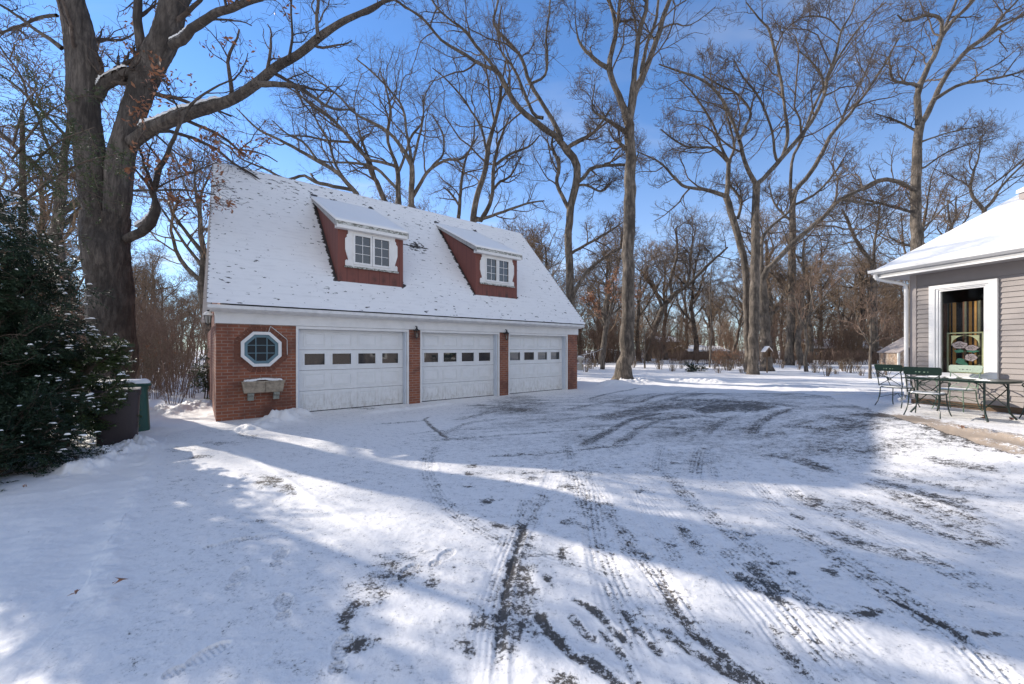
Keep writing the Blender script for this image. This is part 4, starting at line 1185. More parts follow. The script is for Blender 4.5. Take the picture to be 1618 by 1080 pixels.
# ------------------------------------------------------------------ patio furniture
PZ = .315
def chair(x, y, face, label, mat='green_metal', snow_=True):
    """local frame: the sitter faces +x; width along y"""
    o = empty('patio_chair', (x, y, PZ), face, label, 'chair', 'green metal patio chairs')
    G = M[mat]; w = .27
    def rr(s, hh):                                  # rounded top slat outline in (y,z)
        pts = []
        for cy, cz, a0 in ((w-.03, .93, 0), (-w+.03, .93, 90)):
            for i in range(5):
                a = R(a0+i*22.5); pts.append((cy+.04*math.cos(a), cz+.04*math.sin(a)))
        return pts+[(-w-.0, .83), (-w+.02, .815), (w-.02, .815), (w, .83)]
    sl = MB(); sl.prism_x(rr(0, 0), -.006, .006)
    for i in range(len(sl.v)):
        v = sl.v[i]; sl.v[i] = (v[0]-.27-(v[2]-.80)*.22, v[1], v[2])
    top = sl.build('back_slat', G, o, bevel=.002)
    ho = MB()
    for yy_, s in ((-.085, .011), (-.035, .016), (.035, .016), (.085, .011)):
        c_ = [(-.27-.075*.22+.0, yy_+s*math.cos(a), .875+s*.8*math.sin(a)) for a in [i*math.pi/3 for i in range(6)]]
        ho.add([(p[0]+.0075, p[1], p[2]) for p in c_]+[(p[0]-.0075, p[1], p[2]) for p in c_], [tuple(range(6)), tuple(range(11, 5, -1))])
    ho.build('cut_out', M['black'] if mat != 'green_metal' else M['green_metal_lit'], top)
    bf = MB()
    for s in (-1, 1):
        bf.tube([(-.295, s*(w-.03), .84), (-.255, s*(w-.035), .66), (-.22, s*(w-.04), .46)], .010, 6)
        bf.tube([(-.285, s*(w-.04), .80), (-.24, -s*.02, .62), (-.225, -s*(w-.07), .50)], .0075, 6)
    bf.tube([(-.252, .035*math.cos(a), .64+.035*math.sin(a)) for a in [i*math.pi/4 for i in range(8)]], .007, 5, True)
    bf.tube([(-.225, -w+.04, .49), (-.225, w-.04, .49)], .008, 6)
    bf.build('back_frame', G, o, smooth=True)
    for s in (-1, 1):
        MB().tube([(-.26, s*(w-.03), .68), (-.12, s*(w+.01), .685), (.10, s*(w+.01), .66), (.155, s*(w+.005), .63), (.13, s*w, .60), (.105, s*w, .62)], .011, 6).tube([(.08, s*(w+.0), .655), (.12, s*(w-.01), .55), (.16, s*(w-.03), .45)], .009, 6).build('armrest', G, o, smooth=True)
    st = MB(); n = 20
    loop = [(.0+.235*(abs(math.cos(a))**.6)*math.copysign(1, math.cos(a)), (w-.02)*(abs(math.sin(a))**.6)*math.copysign(1, math.sin(a)), .44) for a in [2*math.pi*i/n for i in range(n)]]
    st.add([(p[0], p[1], .448) for p in loop]+[(p[0], p[1], .436) for p in loop], [tuple(range(n)), tuple(range(2*n-1, n-1, -1))]+[(i, i+n, (i+1) % n+n, (i+1) % n) for i in range(n)])
    st.tube(loop, .011, 6, True)
    seat = st.build('seat', G, o)
    if snow_:
        sn = MB(); sn.add([(p[0]*.93, p[1]*.93, .449) for p in loop]+[(p[0]*.86+random.uniform(-.01, .01), p[1]*.87, .470+random.uniform(-.004, .007)) for p in loop]+[(0.0, 0, .478)],
               [(i, (i+1) % n, (i+1) % n+n, i+n) for i in range(n)]+[(i+n, (i+1) % n+n, 2*n) for i in range(n)])
        sn.build('seat_snow', M['snow'], seat, smooth=True)
    for s in (-1, 1):
        MB().tube([(.19, s*(w-.06), .435), (.20, s*(w-.05), .25), (.225, s*(w-.03), .10), (.275, s*(w-.01), .0)], .0105, 6).build('leg', G, o, smooth=True)
        MB().tube([(-.21, s*(w-.06), .435), (-.215, s*(w-.05), .25), (-.25, s*(w-.03), .10), (-.31, s*(w-.01), .0)], .0105, 6).build('leg', G, o, smooth=True)
    x_ = MB()
    for s in (-1, 1): x_.tube([(.20, s*(w-.05), .20), (0, 0, .30), (-.22, -s*(w-.05), .20)], .007, 5)
    x_.build('cross_brace', G, o, smooth=True)
    return o
wall_a = math.atan2(-.245, -.97)
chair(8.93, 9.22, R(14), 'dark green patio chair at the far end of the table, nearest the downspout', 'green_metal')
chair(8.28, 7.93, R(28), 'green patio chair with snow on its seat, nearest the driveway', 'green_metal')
chair(9.66, 8.66, wall_a, 'green patio chair under the house window behind the table, its paint given a sunlit tone', 'green_metal_lit')
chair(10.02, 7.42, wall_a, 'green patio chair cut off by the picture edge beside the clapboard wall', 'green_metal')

tb = empty('patio_table', (8.90, 7.90, PZ), HANG, 'long dark green metal patio table with rounded corners and crumbs of snow', 'table')
n = 40; tl, tw_ = .72, .46
lp = [(tl*(abs(math.cos(a))**.42)*math.copysign(1, math.cos(a)), tw_*(abs(math.sin(a))**.42)*math.copysign(1, math.sin(a))) for a in [2*math.pi*i/n+.01 for i in range(n)]]
tt = MB(); tt.add([(p[0], p[1], .735) for p in lp]+[(p[0], p[1], .695) for p in lp], [tuple(range(n)), tuple(range(2*n-1, n-1, -1))]+[(i, i+n, (i+1) % n+n, (i+1) % n) for i in range(n)])
tt.tube([(p[0]*1.008, p[1]*1.01, .725) for p in lp], .012, 6, True)
top = tt.build('tabletop', M['green_metal'], tb)
for cx_, cy_, rx, ry in ((-.45, .1, .12, .035), (-.25, .22, .08, .04), (-.55, -.12, .09, .05), (.45, -.25, .10, .03), (.05, .2, .13, .04), (-.1, -.05, .05, .03), (.3, .1, .04, .03)):
    p = blob(cx_, cy_, rx, ry, 13, .3, cx_*9)
    MB().add([(a, b_, .737) for a, b_ in p]+[(cx_+(a-cx_)*.7, cy_+(b_-cy_)*.7, .750) for a, b_ in p]+[(cx_, cy_, .754)],
             [(i, (i+1) % 13, (i+1) % 13+13, i+13) for i in range(13)]+[(i+13, (i+1) % 13+13, 26) for i in range(13)]).build('snow_patch', M['snow'], top, smooth=True)
for sx in (-1, 1):
    for sy in (-1, 1):
        MB().tube([(sx*.50, sy*.33, .695), (sx*.50, sy*.33, .25), (sx*.52, sy*.34, .12), (sx*.58, sy*.40, .0)], .017, 8).tube([(sx*.36, sy*.33, .69), (sx*.44, sy*.33, .66), (sx*.485, sy*.33, .58)], .011, 6).build('leg', M['green_metal'], tb, smooth=True)
    MB().tube([(sx*.50, -.33, .58), (sx*.50, .33, .22)], .010, 6).tube([(sx*.50, .33, .58), (sx*.502, -.33, .22)], .010, 6).build('cross_brace', M['green_metal'], tb, smooth=True)
for sy in (-1, 1):
    MB().tube([(-.49, sy*.33, .22), (0, sy*.10, .20), (.49, sy*.33, .22)], .009, 6).build('stretcher', M['green_metal'], tb, smooth=True)
# leaf litter on the concrete
gl = np.random.default_rng(5)
for px, py in ((1521, 678), (1597, 664), (1555, 662)):
    x, y = on_ground(px, py)
    V, F = leaves_on(gl, np.array([[x, y, PZ+.025]]), 7, .035, .02)
    V[:, 2] = np.maximum(V[:, 2], PZ-.0)
    o = np_mesh('curled_leaf', V, F, M['dead_leaf']); 
    tag(o, {1521: 'curled rusty oak leaf on the bare concrete in front of the table', 1597: 'dry leaves by the foot of the cut-off chair', 1555: 'dry leaf lying under the patio table'}[px], 'leaf')

# ------------------------------------------------------------------ bins by the oak
bx, by = on_ground(186, 705)
bb = empty('rubbish_bin', (-6.83, 6.9, -.02), R(42), 'plain brown plastic bin half hidden by the evergreen', 'bin')
def tub(w0, w1, d0, d1, h, k=.16):
    V = []; F = []; n = 24
    for t, (w, d) in ((0, (w0, d0)), (.92, (w1, d1)), (.921, (w1+.03, d1+.03)), (1, (w1+.03, d1+.03))):
        for i in range(n):
            a = 2*math.pi*i/n+.05; c = math.cos(a); s = math.sin(a)
            V.append((w/2*abs(c)**.35*math.copysign(1, c), d/2*abs(s)**.35*math.copysign(1, s), h*t))
    for r in range(3):
        for i in range(n): F.append((r*n+i, r*n+(i+1) % n, (r+1)*n+(i+1) % n, (r+1)*n+i))
    F.append(tuple(range(n-1, -1, -1))); F.append(tuple(range(3*n, 4*n)))
    m = MB(); m.add(V, F); return m
tub(.50, .56, .50, .55, .93).build('bin_body', M['bin_brown'], bb, smooth=True)
MB().box(-.295, .295, -.29, .29, .93, .965).build('lid', M['bin_brown'], bb, bevel=.012)
gb = empty('garden_bin', (-7.62, 7.8, -.10), R(42), 'green plastic bin with a snow-covered lid behind the brown bin', 'bin')
tub(.80, .72, .62, .58, 1.02).build('bin_body', M['bin_green'], gb, smooth=True)
MB().box(-.41, .41, -.34, .34, 1.02, 1.07).build('lid', M['bin_green'], gb, bevel=.015)
xs, ys_ = np.meshgrid(np.linspace(-.40, .40, 26), np.linspace(-.33, .33, 18))
e_ = np.clip(np.minimum(.40-np.abs(xs), .33-np.abs(ys_))/.07, 0, 1)**.6
zs_ = 1.065+(.06+.025*fbm(xs*4, ys_*4, 3, 3))*e_
fi = np.arange(26*18).reshape(18, 26)
np_mesh('lid_snow', np.stack([xs, ys_, zs_], -1).reshape(-1, 3), np.stack([fi[:-1, :-1], fi[:-1, 1:], fi[1:, 1:], fi[1:, :-1]], -1).reshape(-1, 4), M['snow'], gb, True)
# ------------------------------------------------------------------ the traced trees
g = np.random.default_rng(21)
# 1. big double oak at the left
OAK = [
 ([(182,664,122),(180,640,98),(178,600,86),(177,540,79),(176,480,77),(171,420,77),(168,370,79),(166,325,80)], (0,0)),
 ([(157,360,40),(151,310,52),(143,250,57),(138,200,55),(134,148,56),(125,74,57),(114,20,51),(108,-40,46),(95,-160,36),(85,-300,22)], (0,-.3)),
 ([(180,370,40),(186,310,50),(191,260,52),(199,222,48),(207,185,47),(218,148,48),(236,105,52),(256,65,50),(279,0,46),(300,-60,38),(320,-160,28),(330,-280,18)], (0,.4)),
 ([(226,100,24),(220,50,20),(218,10,18),(222,-60,14),(215,-150,9)], (.1,.2)),
 ([(150,155,30),(166,134,26),(182,124,24),(207,116,26),(222,112,26)], (0,.1)),
 ([(208,225,30),(222,211,29),(252,200,27),(285,185,26),(320,174,23),(355,163,22),(382,148,20),(407,130,19),(444,100,17),(470,86,15),(500,63,15),(517,43,12),(557,30,11),(580,16,9),(600,5,8),(640,-14,5)], (0,-1.6)),
 ([(410,132,13),(440,133,11),(470,137,10),(485,145,8),(510,163,6),(530,172,5),(560,173,3)], (-.9,-1.1)),
 ([(272,72,20),(289,62,18),(315,37,18),(335,24,16),(355,15,16),(393,2,13),(440,-15,10),(500,-50,6)], (.1,-.8)),
 ([(200,378,22),(222,366,22),(240,350,21),(247,332,16),(246,318,12),(240,305,13),(247,290,12),(250,270,12),(262,248,10),(275,217,8),(301,166,6),(343,136,4),(370,125,3)], (0,-.8)),
 ([(98,76,14),(80,62,11),(55,46,9),(30,26,8),(0,7,7),(-60,-30,4)], (0,-.5)),
 ([(90,24,10),(60,28,8),(30,42,7),(0,52,6),(-50,72,3)], (0,.5)),
 ([(210,301,6),(250,300,5),(296,300,4),(340,307,3)], (0,-.5)),
 ([(236,304,5),(270,285,4),(310,270,3),(345,255,2)], (-.3,-.8)),
 ([(455,96,6),(462,60,5),(460,20,4),(462,-40,3)], (-1,-1)),
 ([(503,60,8),(500,30,7),(503,0,6),(498,-50,4)], (-1.2,-1.2)),
]
oz = 9.78
def oak_leaf_zone(p):
    X = p[:, 0]/np.maximum(p[:, 1], .1)*FPX+CX
    return (X > 190) & (X < 460)
gx0, _y = on_ground(178, 656)
OAKW = [([(x, y, w*(1.02, .98, .92, .85)[min(i, 3)]) for x, y, w in rows], d) for i, (rows, d) in enumerate(OAK)]
oak = bare_tree('oak_tree', g, traced(OAKW, oz, g), 'huge old double-stemmed oak beside the garage with rusty leaves still on', 'tree', None,
                'bark_oak', 'bark_limb', at(178, 656, oz), dens=(7, 5, 4, 0), lens=(.30, .5, .5, .5), rmin=.0045, minlen=.8, leaf=(1500, .055, 'dead_leaf', oak_leaf_zone), sides=72, seed_extra=1, up=.02)
# snow lying along the tops of its limbs
def limb_snow(rows, Y0, dY, w, parent, thick=.5, gaps=0):
    n = len(rows); pts = []
    for i, (x, y, wd) in enumerate(rows):
        Y = Y0+dY[0]+(dY[1]-dY[0])*i/(n-1); r = wd/FPX*Y*.5
        p = at(x, y, Y); pts.append([p[0], p[1], p[2]+r*.72, r*thick])
    q = resample(pts, 40); V = []; F = []
    k = 9
    T = np.gradient(q[:, :3], axis=0); T /= np.linalg.norm(T, axis=1, keepdims=True)
    S = np.cross(T, [0, 0, 1.]); S /= np.linalg.norm(S, axis=1, keepdims=True)+1e-9; N = np.cross(S, T)
    for i in range(40):
        e = min(1, i/3, (39-i)/3); e = max(.05, e)*(.75+.5*random.random())
        for j in range(k):
            a = math.pi*j/(k-1)
            r = q[i, 3]
            V.append(q[i, :3]+S[i]*math.cos(a)*r*1.25*(.6+.4*e)+N[i]*(math.sin(a)*r*.95*e-(.25*r if j in (0, k-1) else 0)))
    fi = np.arange(40*k).reshape(40, k)
    F = np.stack([fi[:-1, :-1], fi[:-1, 1:], fi[1:, 1:], fi[1:, :-1]], -1).reshape(-1, 4)
    s = np_mesh('limb_snow', np.array(V)-np.array(parent.location), F, M['snow'], parent, True)
A = OAK[5][0]
limb_snow(A[1:6], oz, (0-.1, -.55), 1, oak, .55)
limb_snow([(155,152,28),(166,134,26),(182,124,24),(205,116,25)], oz, (0, .05), 1, oak, .5)
limb_snow([(218,368,22),(240,350,21),(246,334,17),(246,322,14)], oz, (-.05, -.25), 1, oak, .62)
limb_snow([(240,307,13),(246,292,12),(250,272,12),(256,258,10)], oz, (-.35, -.5), 1, oak, .5)
limb_snow([(270,73,19),(289,62,18),(305,46,17)], oz, (.1, -.1), 1, oak, .5)

# 2. tall tree right of the garage
C1 = [
 ([(984,608,48),(985,596,32),(988,575,25),(990,540,23),(992,480,20),(994,400,19),(995,330,19),(997,280,18),(995,222,16),(992,183,15)], (0,0)),
 ([(993,195,13),(1002,147,13),(1013,125,12),(1027,92,9),(1040,55,9),(1049,22,8),(1058,0,7),(1072,-60,5),(1082,-140,3)], (0,.8)),
 ([(997,165,10),(999,144,9),(1004,97,8),(1009,55,8),(1019,22,7),(1022,0,6),(1024,-80,4),(1020,-150,2)], (0,-.8)),
 ([(1014,115,8),(1019,83,6),(1024,64,5),(1035,36,5),(1040,0,4),(1045,-80,2)], (.2,-.3)),
 ([(990,190,12),(987,172,11),(972,139,9),(963,108,9),(966,83,8),(973,53,7),(969,22,6),(963,0,5),(955,-60,3)], (0,.6)),
 ([(973,50,6),(976,33,5),(979,0,4),(983,-60,2)], (.4,-.2)),
 ([(962,108,8),(948,100,7),(935,89,6),(916,67,4),(910,39,2),(908,0,1)], (.3,.2)),
 ([(990,210,9),(984,205,8),(966,194,6),(950,183,5),(936,170,3),(940,133,1.5)], (0,-.6)),
 ([(988,236,7),(978,224,5),(974,220,3)], (0,-.2)),
]
def tree(name, spec, Y, label, seed, **kw):
    gg = np.random.default_rng(seed); L = traced(spec, Y, gg); o = spec[0][0][0]
    d = dict(dens=(9, 7, 5, 4), lens=(.48, .56, .54, .55)); d.update(kw)
    return bare_tree(name, gg, L, label, 'tree', d.pop('group', None), origin=tuple(L[0][0, :3]), **d)
c1 = tree('bare_tree', C1, 19.8, 'tall straight bare tree just right of the garage, its dark flared foot in snow', 3, seed_extra=1, dens=(7,6,5,3), lens=(.42,.55,.52,.55), rmin=.008)
def root_snow(c, px, py, Y, r=.35):
    p = at(px, py, Y); loc = (p[0]-c.location[0], p[1]-c.location[1], p[2]-c.location[2])
    m = MB(); m.lathe([(r*1.6, -.15), (r*1.3, .02), (r*.8, .13), (r*.35, .24), (r*.05, .30)], loc[0], loc[1], 14)
    m.v = [(a, b, c_+loc[2]) for a, b, c_ in m.v]
    m.build('root_snow', M['snow'], c, smooth=True)
root_snow(c1, 981, 606, 19.35, .16)

B1 = [
 ([(903,600,18),(902,540,15),(901,467,13),(898,373,12),(900,340,12),(903,317,12),(911,285,12),(912,257,12),(905,246,12),(897,237,12),(887,226,10)], (0,0)),
 ([(887,226,9),(880,217,9),(853,197,9),(820,170,8),(800,140,8),(787,113,7),(763,103,5),(730,83,5),(697,63,4),(670,30,4),(640,10,3),(600,-20,2)], (0,-2)),
 ([(787,113,5),(753,73,5),(733,47,4),(710,30,3),(687,7,3),(670,-30,2)], (-1,-2)),
 ([(887,222,8),(877,197,7),(857,163,6),(837,130,6),(823,90,5),(800,63,5),(780,37,4),(787,0,3),(790,-60,2)], (0,1.5)),
 ([(858,186,6),(843,180,5),(827,143,5),(813,110,4),(793,83,3),(787,50,3),(792,10,2)], (-.4,.6)),
 ([(893,235,6),(913,223,7),(937,210,5),(953,190,4),(967,167,2)], (0,-1)),
 ([(911,290,6),(925,277,6),(933,267,6),(955,261,5),(980,260,5),(1000,258,3),(1010,240,2)], (0,1)),
 ([(899,330,7),(890,312,6),(880,290,6),(883,260,6),(872,230,4),(876,205,3)], (0,.8)),
 ([(903,475,8),(907,463,7),(927,430,6),(950,410,5),(983,390,4),(1003,378,3)], (0,-1)),
 ([(899,405,6),(907,397,5),(943,377,4),(967,363,3),(985,350,2)], (0,1)),
 ([(838,132,4),(860,120,4),(865,90,4),(863,55,3),(868,20,3),(870,-20,2)], (.8,0)),
 ([(905,295,4),(925,292,4),(950,302,3),(965,290,2)], (0,-.6)),
]
tree('bare_tree', B1, 26, 'crooked bare tree with a bent trunk rising behind the right end of the garage roof', 4, seed_extra=1, lens=(.42,.55,.52,.55), leaf=(60, .07, 'dead_leaf', None))
D1 = [
 ([(632,600,20),(631,460,15),(630,340,11),(630,318,10)], (0,0)),
 ([(630,320,9),(628,267,7),(618,240,5),(612,215,5),(617,175,4),(610,140,3),(600,110,2)], (0,1)),
 ([(629,300,5),(610,280,5),(593,265,5),(560,257,4),(513,255,3),(480,240,2)], (0,-1)),
 ([(626,262,5),(600,255,5),(577,247,5),(530,193,5),(497,170,4),(470,147,3),(440,130,2)], (0,-2)),
 ([(628,275,5),(640,245,4),(650,215,4),(668,190,3),(668,150,2)], (0,1)),
]
tree('bare_tree', D1, 24, 'bare tree behind the garage ridge, its slim upright stem just left of the forked one', 5, seed_extra=1, dens=(8, 6, 5, 2), rmin=.0045, lens=(.5,.5,.5,.55), minlen=1.6)
D2 = [
 ([(656,600,22),(653,460,16),(650,350,12),(650,323,11)], (0,0)),
 ([(650,323,9),(650,293,9),(650,260,8),(630,227,6),(607,203,5),(563,180,4),(530,147,3),(473,107,2)], (0,-2)),
 ([(650,260,6),(648,240,5),(643,213,4),(637,173,4),(620,147,3),(590,115,3),(563,93,2)], (0,1)),
 ([(652,310,7),(660,297,6),(677,270,5),(703,253,4),(730,250,4),(747,227,3),(750,190,2)], (0,-.5)),
 ([(675,272,4),(690,255,4),(700,243,3),(700,213,3),(683,180,2)], (-.2,.6)),
 ([(651,262,4),(660,225,4),(668,190,3),(672,150,2),(690,120,1.5)], (0,1.4)),
]
tree('bare_tree', D2, 23, 'forked bare tree behind the middle of the garage ridge, one arm curving to the right', 6, seed_extra=1, dens=(8, 6, 5, 2), rmin=.0045, lens=(.5,.5,.5,.55), minlen=1.6)
D3 = [
 ([(614,600,17),(612,450,13),(609,330,10)], (0,0)),
 ([(609,330,9),(607,317,9),(598,292,8),(587,273,7),(577,247,6),(560,225,5),(543,207,5),(517,180,4),(473,150,2)], (0,-1)),
 ([(596,290,4),(585,255,4),(570,215,3),(560,170,2)], (0,1.5)),
 ([(560,225,4),(520,222,4),(485,215,3),(450,215,2)], (-.3,-2)),
]
tree('bare_tree', D3, 25, 'bare tree leaning left behind the garage ridge above the left dormer', 8, seed_extra=1, dens=(8, 6, 5, 2), rmin=.0045, lens=(.5,.5,.5,.55), minlen=1.6)
E1 = [
 ([(585,600,16),(580,450,13),(572,330,10),(563,305,9)], (0,0)),
 ([(563,305,8),(545,285,7),(530,270,7),(490,247,6),(447,223,5),(407,203,4),(373,170,2)], (0,-2)),
 ([(560,300,6),(543,297,6),(500,288,6),(480,277,5),(453,283,5),(420,267,4),(380,250,3),(360,230,3),(330,217,2)], (0,-3)),
 ([(500,250,4),(480,225,4),(455,212,3),(430,190,2)], (-.8,0)),
 ([(548,288,5),(530,260,4),(520,225,4),(500,190,3),(490,160,2)], (-.2,2)),
 ([(470,279,4),(440,295,4),(400,290,3),(360,280,2)], (-1.4,-3)),
]
tree('bare_tree', E1, 22.5, 'low bare tree sweeping long branches left over the garage roof', 9, seed_extra=1, dens=(5, 5, 4, 2), rmin=.0045, lens=(.42,.5,.5,.55), minlen=1.4)
G1 = [
 ([(742,600,20),(744,460,15),(747,370,11),(748,343,10)], (0,0)),
 ([(748,343,10),(753,310,9),(767,267,8),(772,227,8),(780,200,6),(790,160,5),(793,133,3),(800,90,2)], (0,0)),
 ([(750,345,8),(762,345,8),(777,310,6),(780,267,6),(783,247,5),(793,213,4),(807,180,2)], (0,1.5)),
 ([(772,240,5),(767,230,4),(760,200,4),(743,173,3),(730,153,3),(703,123,2),(683,107,1.5)], (0,-1)),
 ([(780,262,5),(807,243,4),(837,230,3),(853,213,2)], (1,0)),
 ([(779,300,4),(790,287,4),(807,277,3),(823,247,2)], (1,2)),
 ([(748,350,5),(770,343,5),(807,330,4),(837,320,3),(860,317,2)], (0,-1)),
 ([(782,195,4),(775,160,3),(770,120,3),(765,90,2)], (0,1)),
]
tree('bare_tree', G1, 27, 'upright forked bare tree behind the garage roof between the right dormer and the bent tree', 10, seed_extra=1, dens=(8, 6, 5, 2), rmin=.0045, lens=(.5,.5,.5,.55), minlen=1.5)
G2 = [
 ([(724,600,13),(724,420,9),(725,340,6)], (0,0)),
 ([(725,340,6),(728,300,5),(732,267,4),(740,240,3),(755,215,2)], (0,0)),
 ([(726,325,4),(712,305,3),(700,295,2)], (0,0)),
]
tree('bare_tree', G2, 29, 'thin bare tree behind the ridge above the right dormer', 11, seed_extra=1, dens=(8, 6, 5, 2), rmin=.0045, lens=(.6,.5,.5,.55), minlen=1.5)

H1 = [
 ([(1190,594,24),(1190,580,19),(1191,532,17),(1193,437,16),(1193,374,14),(1194,327,13),(1195,290,12)], (0,0)),
 ([(1195,292,9),(1178,258,7),(1168,220,6),(1151,176,5),(1132,145,5),(1104,123,4),(1063,109,3),(1041,101,2)], (0,-1.5)),
 ([(1168,222,5),(1178,200,5),(1186,176,4),(1164,148,4),(1138,135,3),(1110,118,2)], (-.6,1)),
 ([(1196,290,9),(1205,283,8),(1230,255,8),(1249,233,8),(1280,195,7),(1302,151,6),(1308,120,6),(1321,85,5),(1330,47,4),(1346,19,3),(1356,-20,2)], (0,1.5)),
 ([(1230,257,5),(1224,242,5),(1220,208,4),(1201,157,4),(1173,120,3),(1160,94,2)], (.4,-.8)),
 ([(1235,250,6),(1243,225,6),(1244,205,6),(1239,164,5),(1233,120,5),(1223,76,5),(1214,44,4),(1201,31,3),(1179,3,2)], (.5,.2)),
 ([(1302,150,4),(1298,120,4),(1280,95,3),(1262,80,2)], (1.2,2)),
 ([(1330,50,3),(1310,30,3),(1285,25,3),(1262,28,2)], (1.4,1.4)),
]
H2 = [
 ([(1183,588,15),(1181,530,12),(1179,469,11),(1177,422,11),(1168,378,12),(1155,337,11),(1147,308,11)], (0,0)),
 ([(1147,310,8),(1128,303,7),(1111,299,6),(1095,297,5),(1079,293,5),(1060,274,4),(1041,255,3),(1006,239,2)], (0,-1.5)),
 ([(1148,308,9),(1149,296,8),(1151,258,7),(1145,245,5),(1135,220,4),(1126,195,4),(1098,151,3),(1075,126,2)], (0,.5)),
 ([(1151,258,4),(1126,234,4),(1091,233,3),(1069,223,3),(1044,204,2)], (.2,-1)),
 ([(1150,268,5),(1154,252,5),(1160,227,4),(1150,189,3),(1144,165,2)], (.2,1.5)),
 ([(1166,345,5),(1171,318,5),(1160,300,4),(1150,290,4)], (0,.5)),
]
tree('bare_tree', H1, 25.2, 'pale grey-brown bare tree, the taller smooth stem in front at the middle right', 12, seed_extra=1, lens=(.42,.55,.52,.55), rmin=.009)
tree('bare_tree', H2, 25.9, 'bending bare tree touching the smooth stem, one arm reaching left with snow along it', 13, seed_extra=1, lens=(.42,.5,.5,.55), rmin=.009)
H3 = [
 ([(1213,588,26),(1212,570,20),(1210,532,18),(1206,469,15),(1204,444,12)], (0,0)),
 ([(1204,446,12),(1210,428,10),(1221,418,9),(1253,384,9),(1278,362,9),(1303,340,8),(1328,315,7),(1360,299,6),(1391,283,6),(1420,286,5),(1450,300,3)], (0,-2.5)),
 ([(1204,446,8),(1203,410,7),(1206,374,6),(1225,352,5),(1247,333,4),(1260,300,3)], (0,1)),
 ([(1330,316,5),(1350,318,5),(1375,322,4),(1400,318,3)], (-1.5,-1)),
]
tree('bare_tree', H3, 28.6, 'dark leaning bare tree whose long limb arches right over the yard', 14, seed_extra=1, lens=(.42,.55,.52,.55), rmin=.009)
J1 = [
 ([(1247,578,20),(1248,560,15),(1248,532,14),(1251,469,14),(1251,406,13),(1252,343,11),(1253,320,10)], (0,0)),
 ([(1253,324,9),(1256,302,9),(1277,277,8),(1299,242,8),(1312,214,7),(1340,183,6),(1371,142,5),(1396,104,4),(1420,60,3)], (0,-2)),
 ([(1251,318,6),(1249,302,6),(1252,252,5),(1267,220,5),(1283,176,5),(1302,135,4),(1334,76,4),(1371,28,3),(1400,3,2)], (0,2)),
 ([(1310,218,5),(1327,195,5),(1340,164,4),(1362,126,3),(1385,70,2)], (-1,1)),
 ([(1254,324,5),(1275,314,5),(1293,302,4),(1318,274,4),(1340,239,2)], (0,-1)),
 ([(1249,470,6),(1240,456,5),(1225,437,4),(1210,425,3)], (0,0)),
 ([(1252,350,5),(1235,335,4),(1222,318,3),(1215,290,2)], (0,1)),
]
tree('bare_tree', J1, 39, 'rough dark bare tree with snow heaped at its foot, right of the leaning pair', 15, seed_extra=1, lens=(.4,.5,.5,.55), rmin=.012)
K1 = [
 ([(1447,600,28),(1447,500,24),(1447,389,22),(1447,334,19),(1447,272,18),(1451,218,16),(1453,194,16)], (0,0)),
 ([(1451,196,13),(1451,187,12),(1451,144,12),(1461,117,11),(1476,86,10),(1490,54,9),(1507,31,8),(1538,0,6),(1560,-50,4)], (0,-.5)),
 ([(1489,56,8),(1488,47,7),(1486,31,7),(1468,23,6),(1433,33,4),(1418,23,3)], (-.3,-1)),
 ([(1488,58,7),(1496,35,6),(1511,0,5),(1520,-50,3)], (-.3,.6)),
 ([(1450,140,8),(1447,134,7),(1426,130,6),(1410,124,5),(1404,89,3)], (0,-1)),
 ([(1456,194,13),(1461,187,12),(1476,156,11),(1492,124,10),(1515,93,9),(1534,74,10),(1558,58,9),(1589,37,7),(1618,23,6),(1660,0,4)], (0,1)),
 ([(1556,60,7),(1569,47,6),(1589,19,5),(1608,0,4),(1625,-30,3)], (.6,.2)),
 ([(1474,158,9),(1484,152,8),(1515,134,7),(1558,126,6),(1593,119,5),(1618,111,4),(1670,95,3)], (.2,-1)),
 ([(1446,300,9),(1437,296,8),(1420,288,8),(1398,284,7),(1371,294,6),(1345,308,4),(1330,320,3)], (0,-1)),
 ([(1446,336,7),(1435,333,6),(1398,323,5),(1367,315,4),(1345,310,2)], (0,1)),
 ([(1449,208,6),(1443,204,5),(1418,191,4),(1383,179,2)], (0,1)),
 ([(1455,224,5),(1461,222,4),(1503,208,3),(1558,198,2)], (0,0)),
 ([(1455,266,5),(1461,264,4),(1503,237,3),(1573,218,2)], (0,-1)),
 ([(1447,366,5),(1470,350,4),(1500,320,3),(1540,300,2)], (0,1)),
]
tree('bare_tree', K1, 30, 'thick rough bare tree rising behind the house roof with forked top', 16, seed_extra=1, dens=(8,6,5,3), lens=(.42,.5,.5,.55), rmin=.010, leaf=(160, .07, 'dead_leaf', lambda p: p[:, 2] < 14))
M1 = [
 ([(1560,600,14),(1558,450,11),(1554,331,9)], (0,0)),
 ([(1554,331,8),(1534,303,6),(1538,272,5),(1546,249,3),(1550,215,2)], (0,0)),
 ([(1556,330,7),(1568,318,7),(1581,296,5),(1612,264,4),(1640,240,2)], (0,0)),
 ([(1556,300,4),(1590,275,4),(1620,250,3)], (0,2)),
]
tree('bare_tree', M1, 35, 'small forked bare tree showing just above the slope of the house roof', 17, seed_extra=1, lens=(.55,.5,.5,.55), minlen=2)
N1 = [
 ([(1381,592,14),(1381,500,12),(1380,440,10),(1380,418,9)], (0,0)),
 ([(1380,418,8),(1366,400,8),(1350,374,6),(1341,352,5),(1330,330,4)], (0,0)),
 ([(1381,418,6),(1382,384,5),(1388,350,4),(1391,320,3)], (0,1)),
]
tree('bare_tree', N1, 42, 'crooked bare tree left of the house eave, forked halfway up', 18, seed_extra=1, lens=(.8,.5,.5,.55), minlen=2.5, rmin=.014)
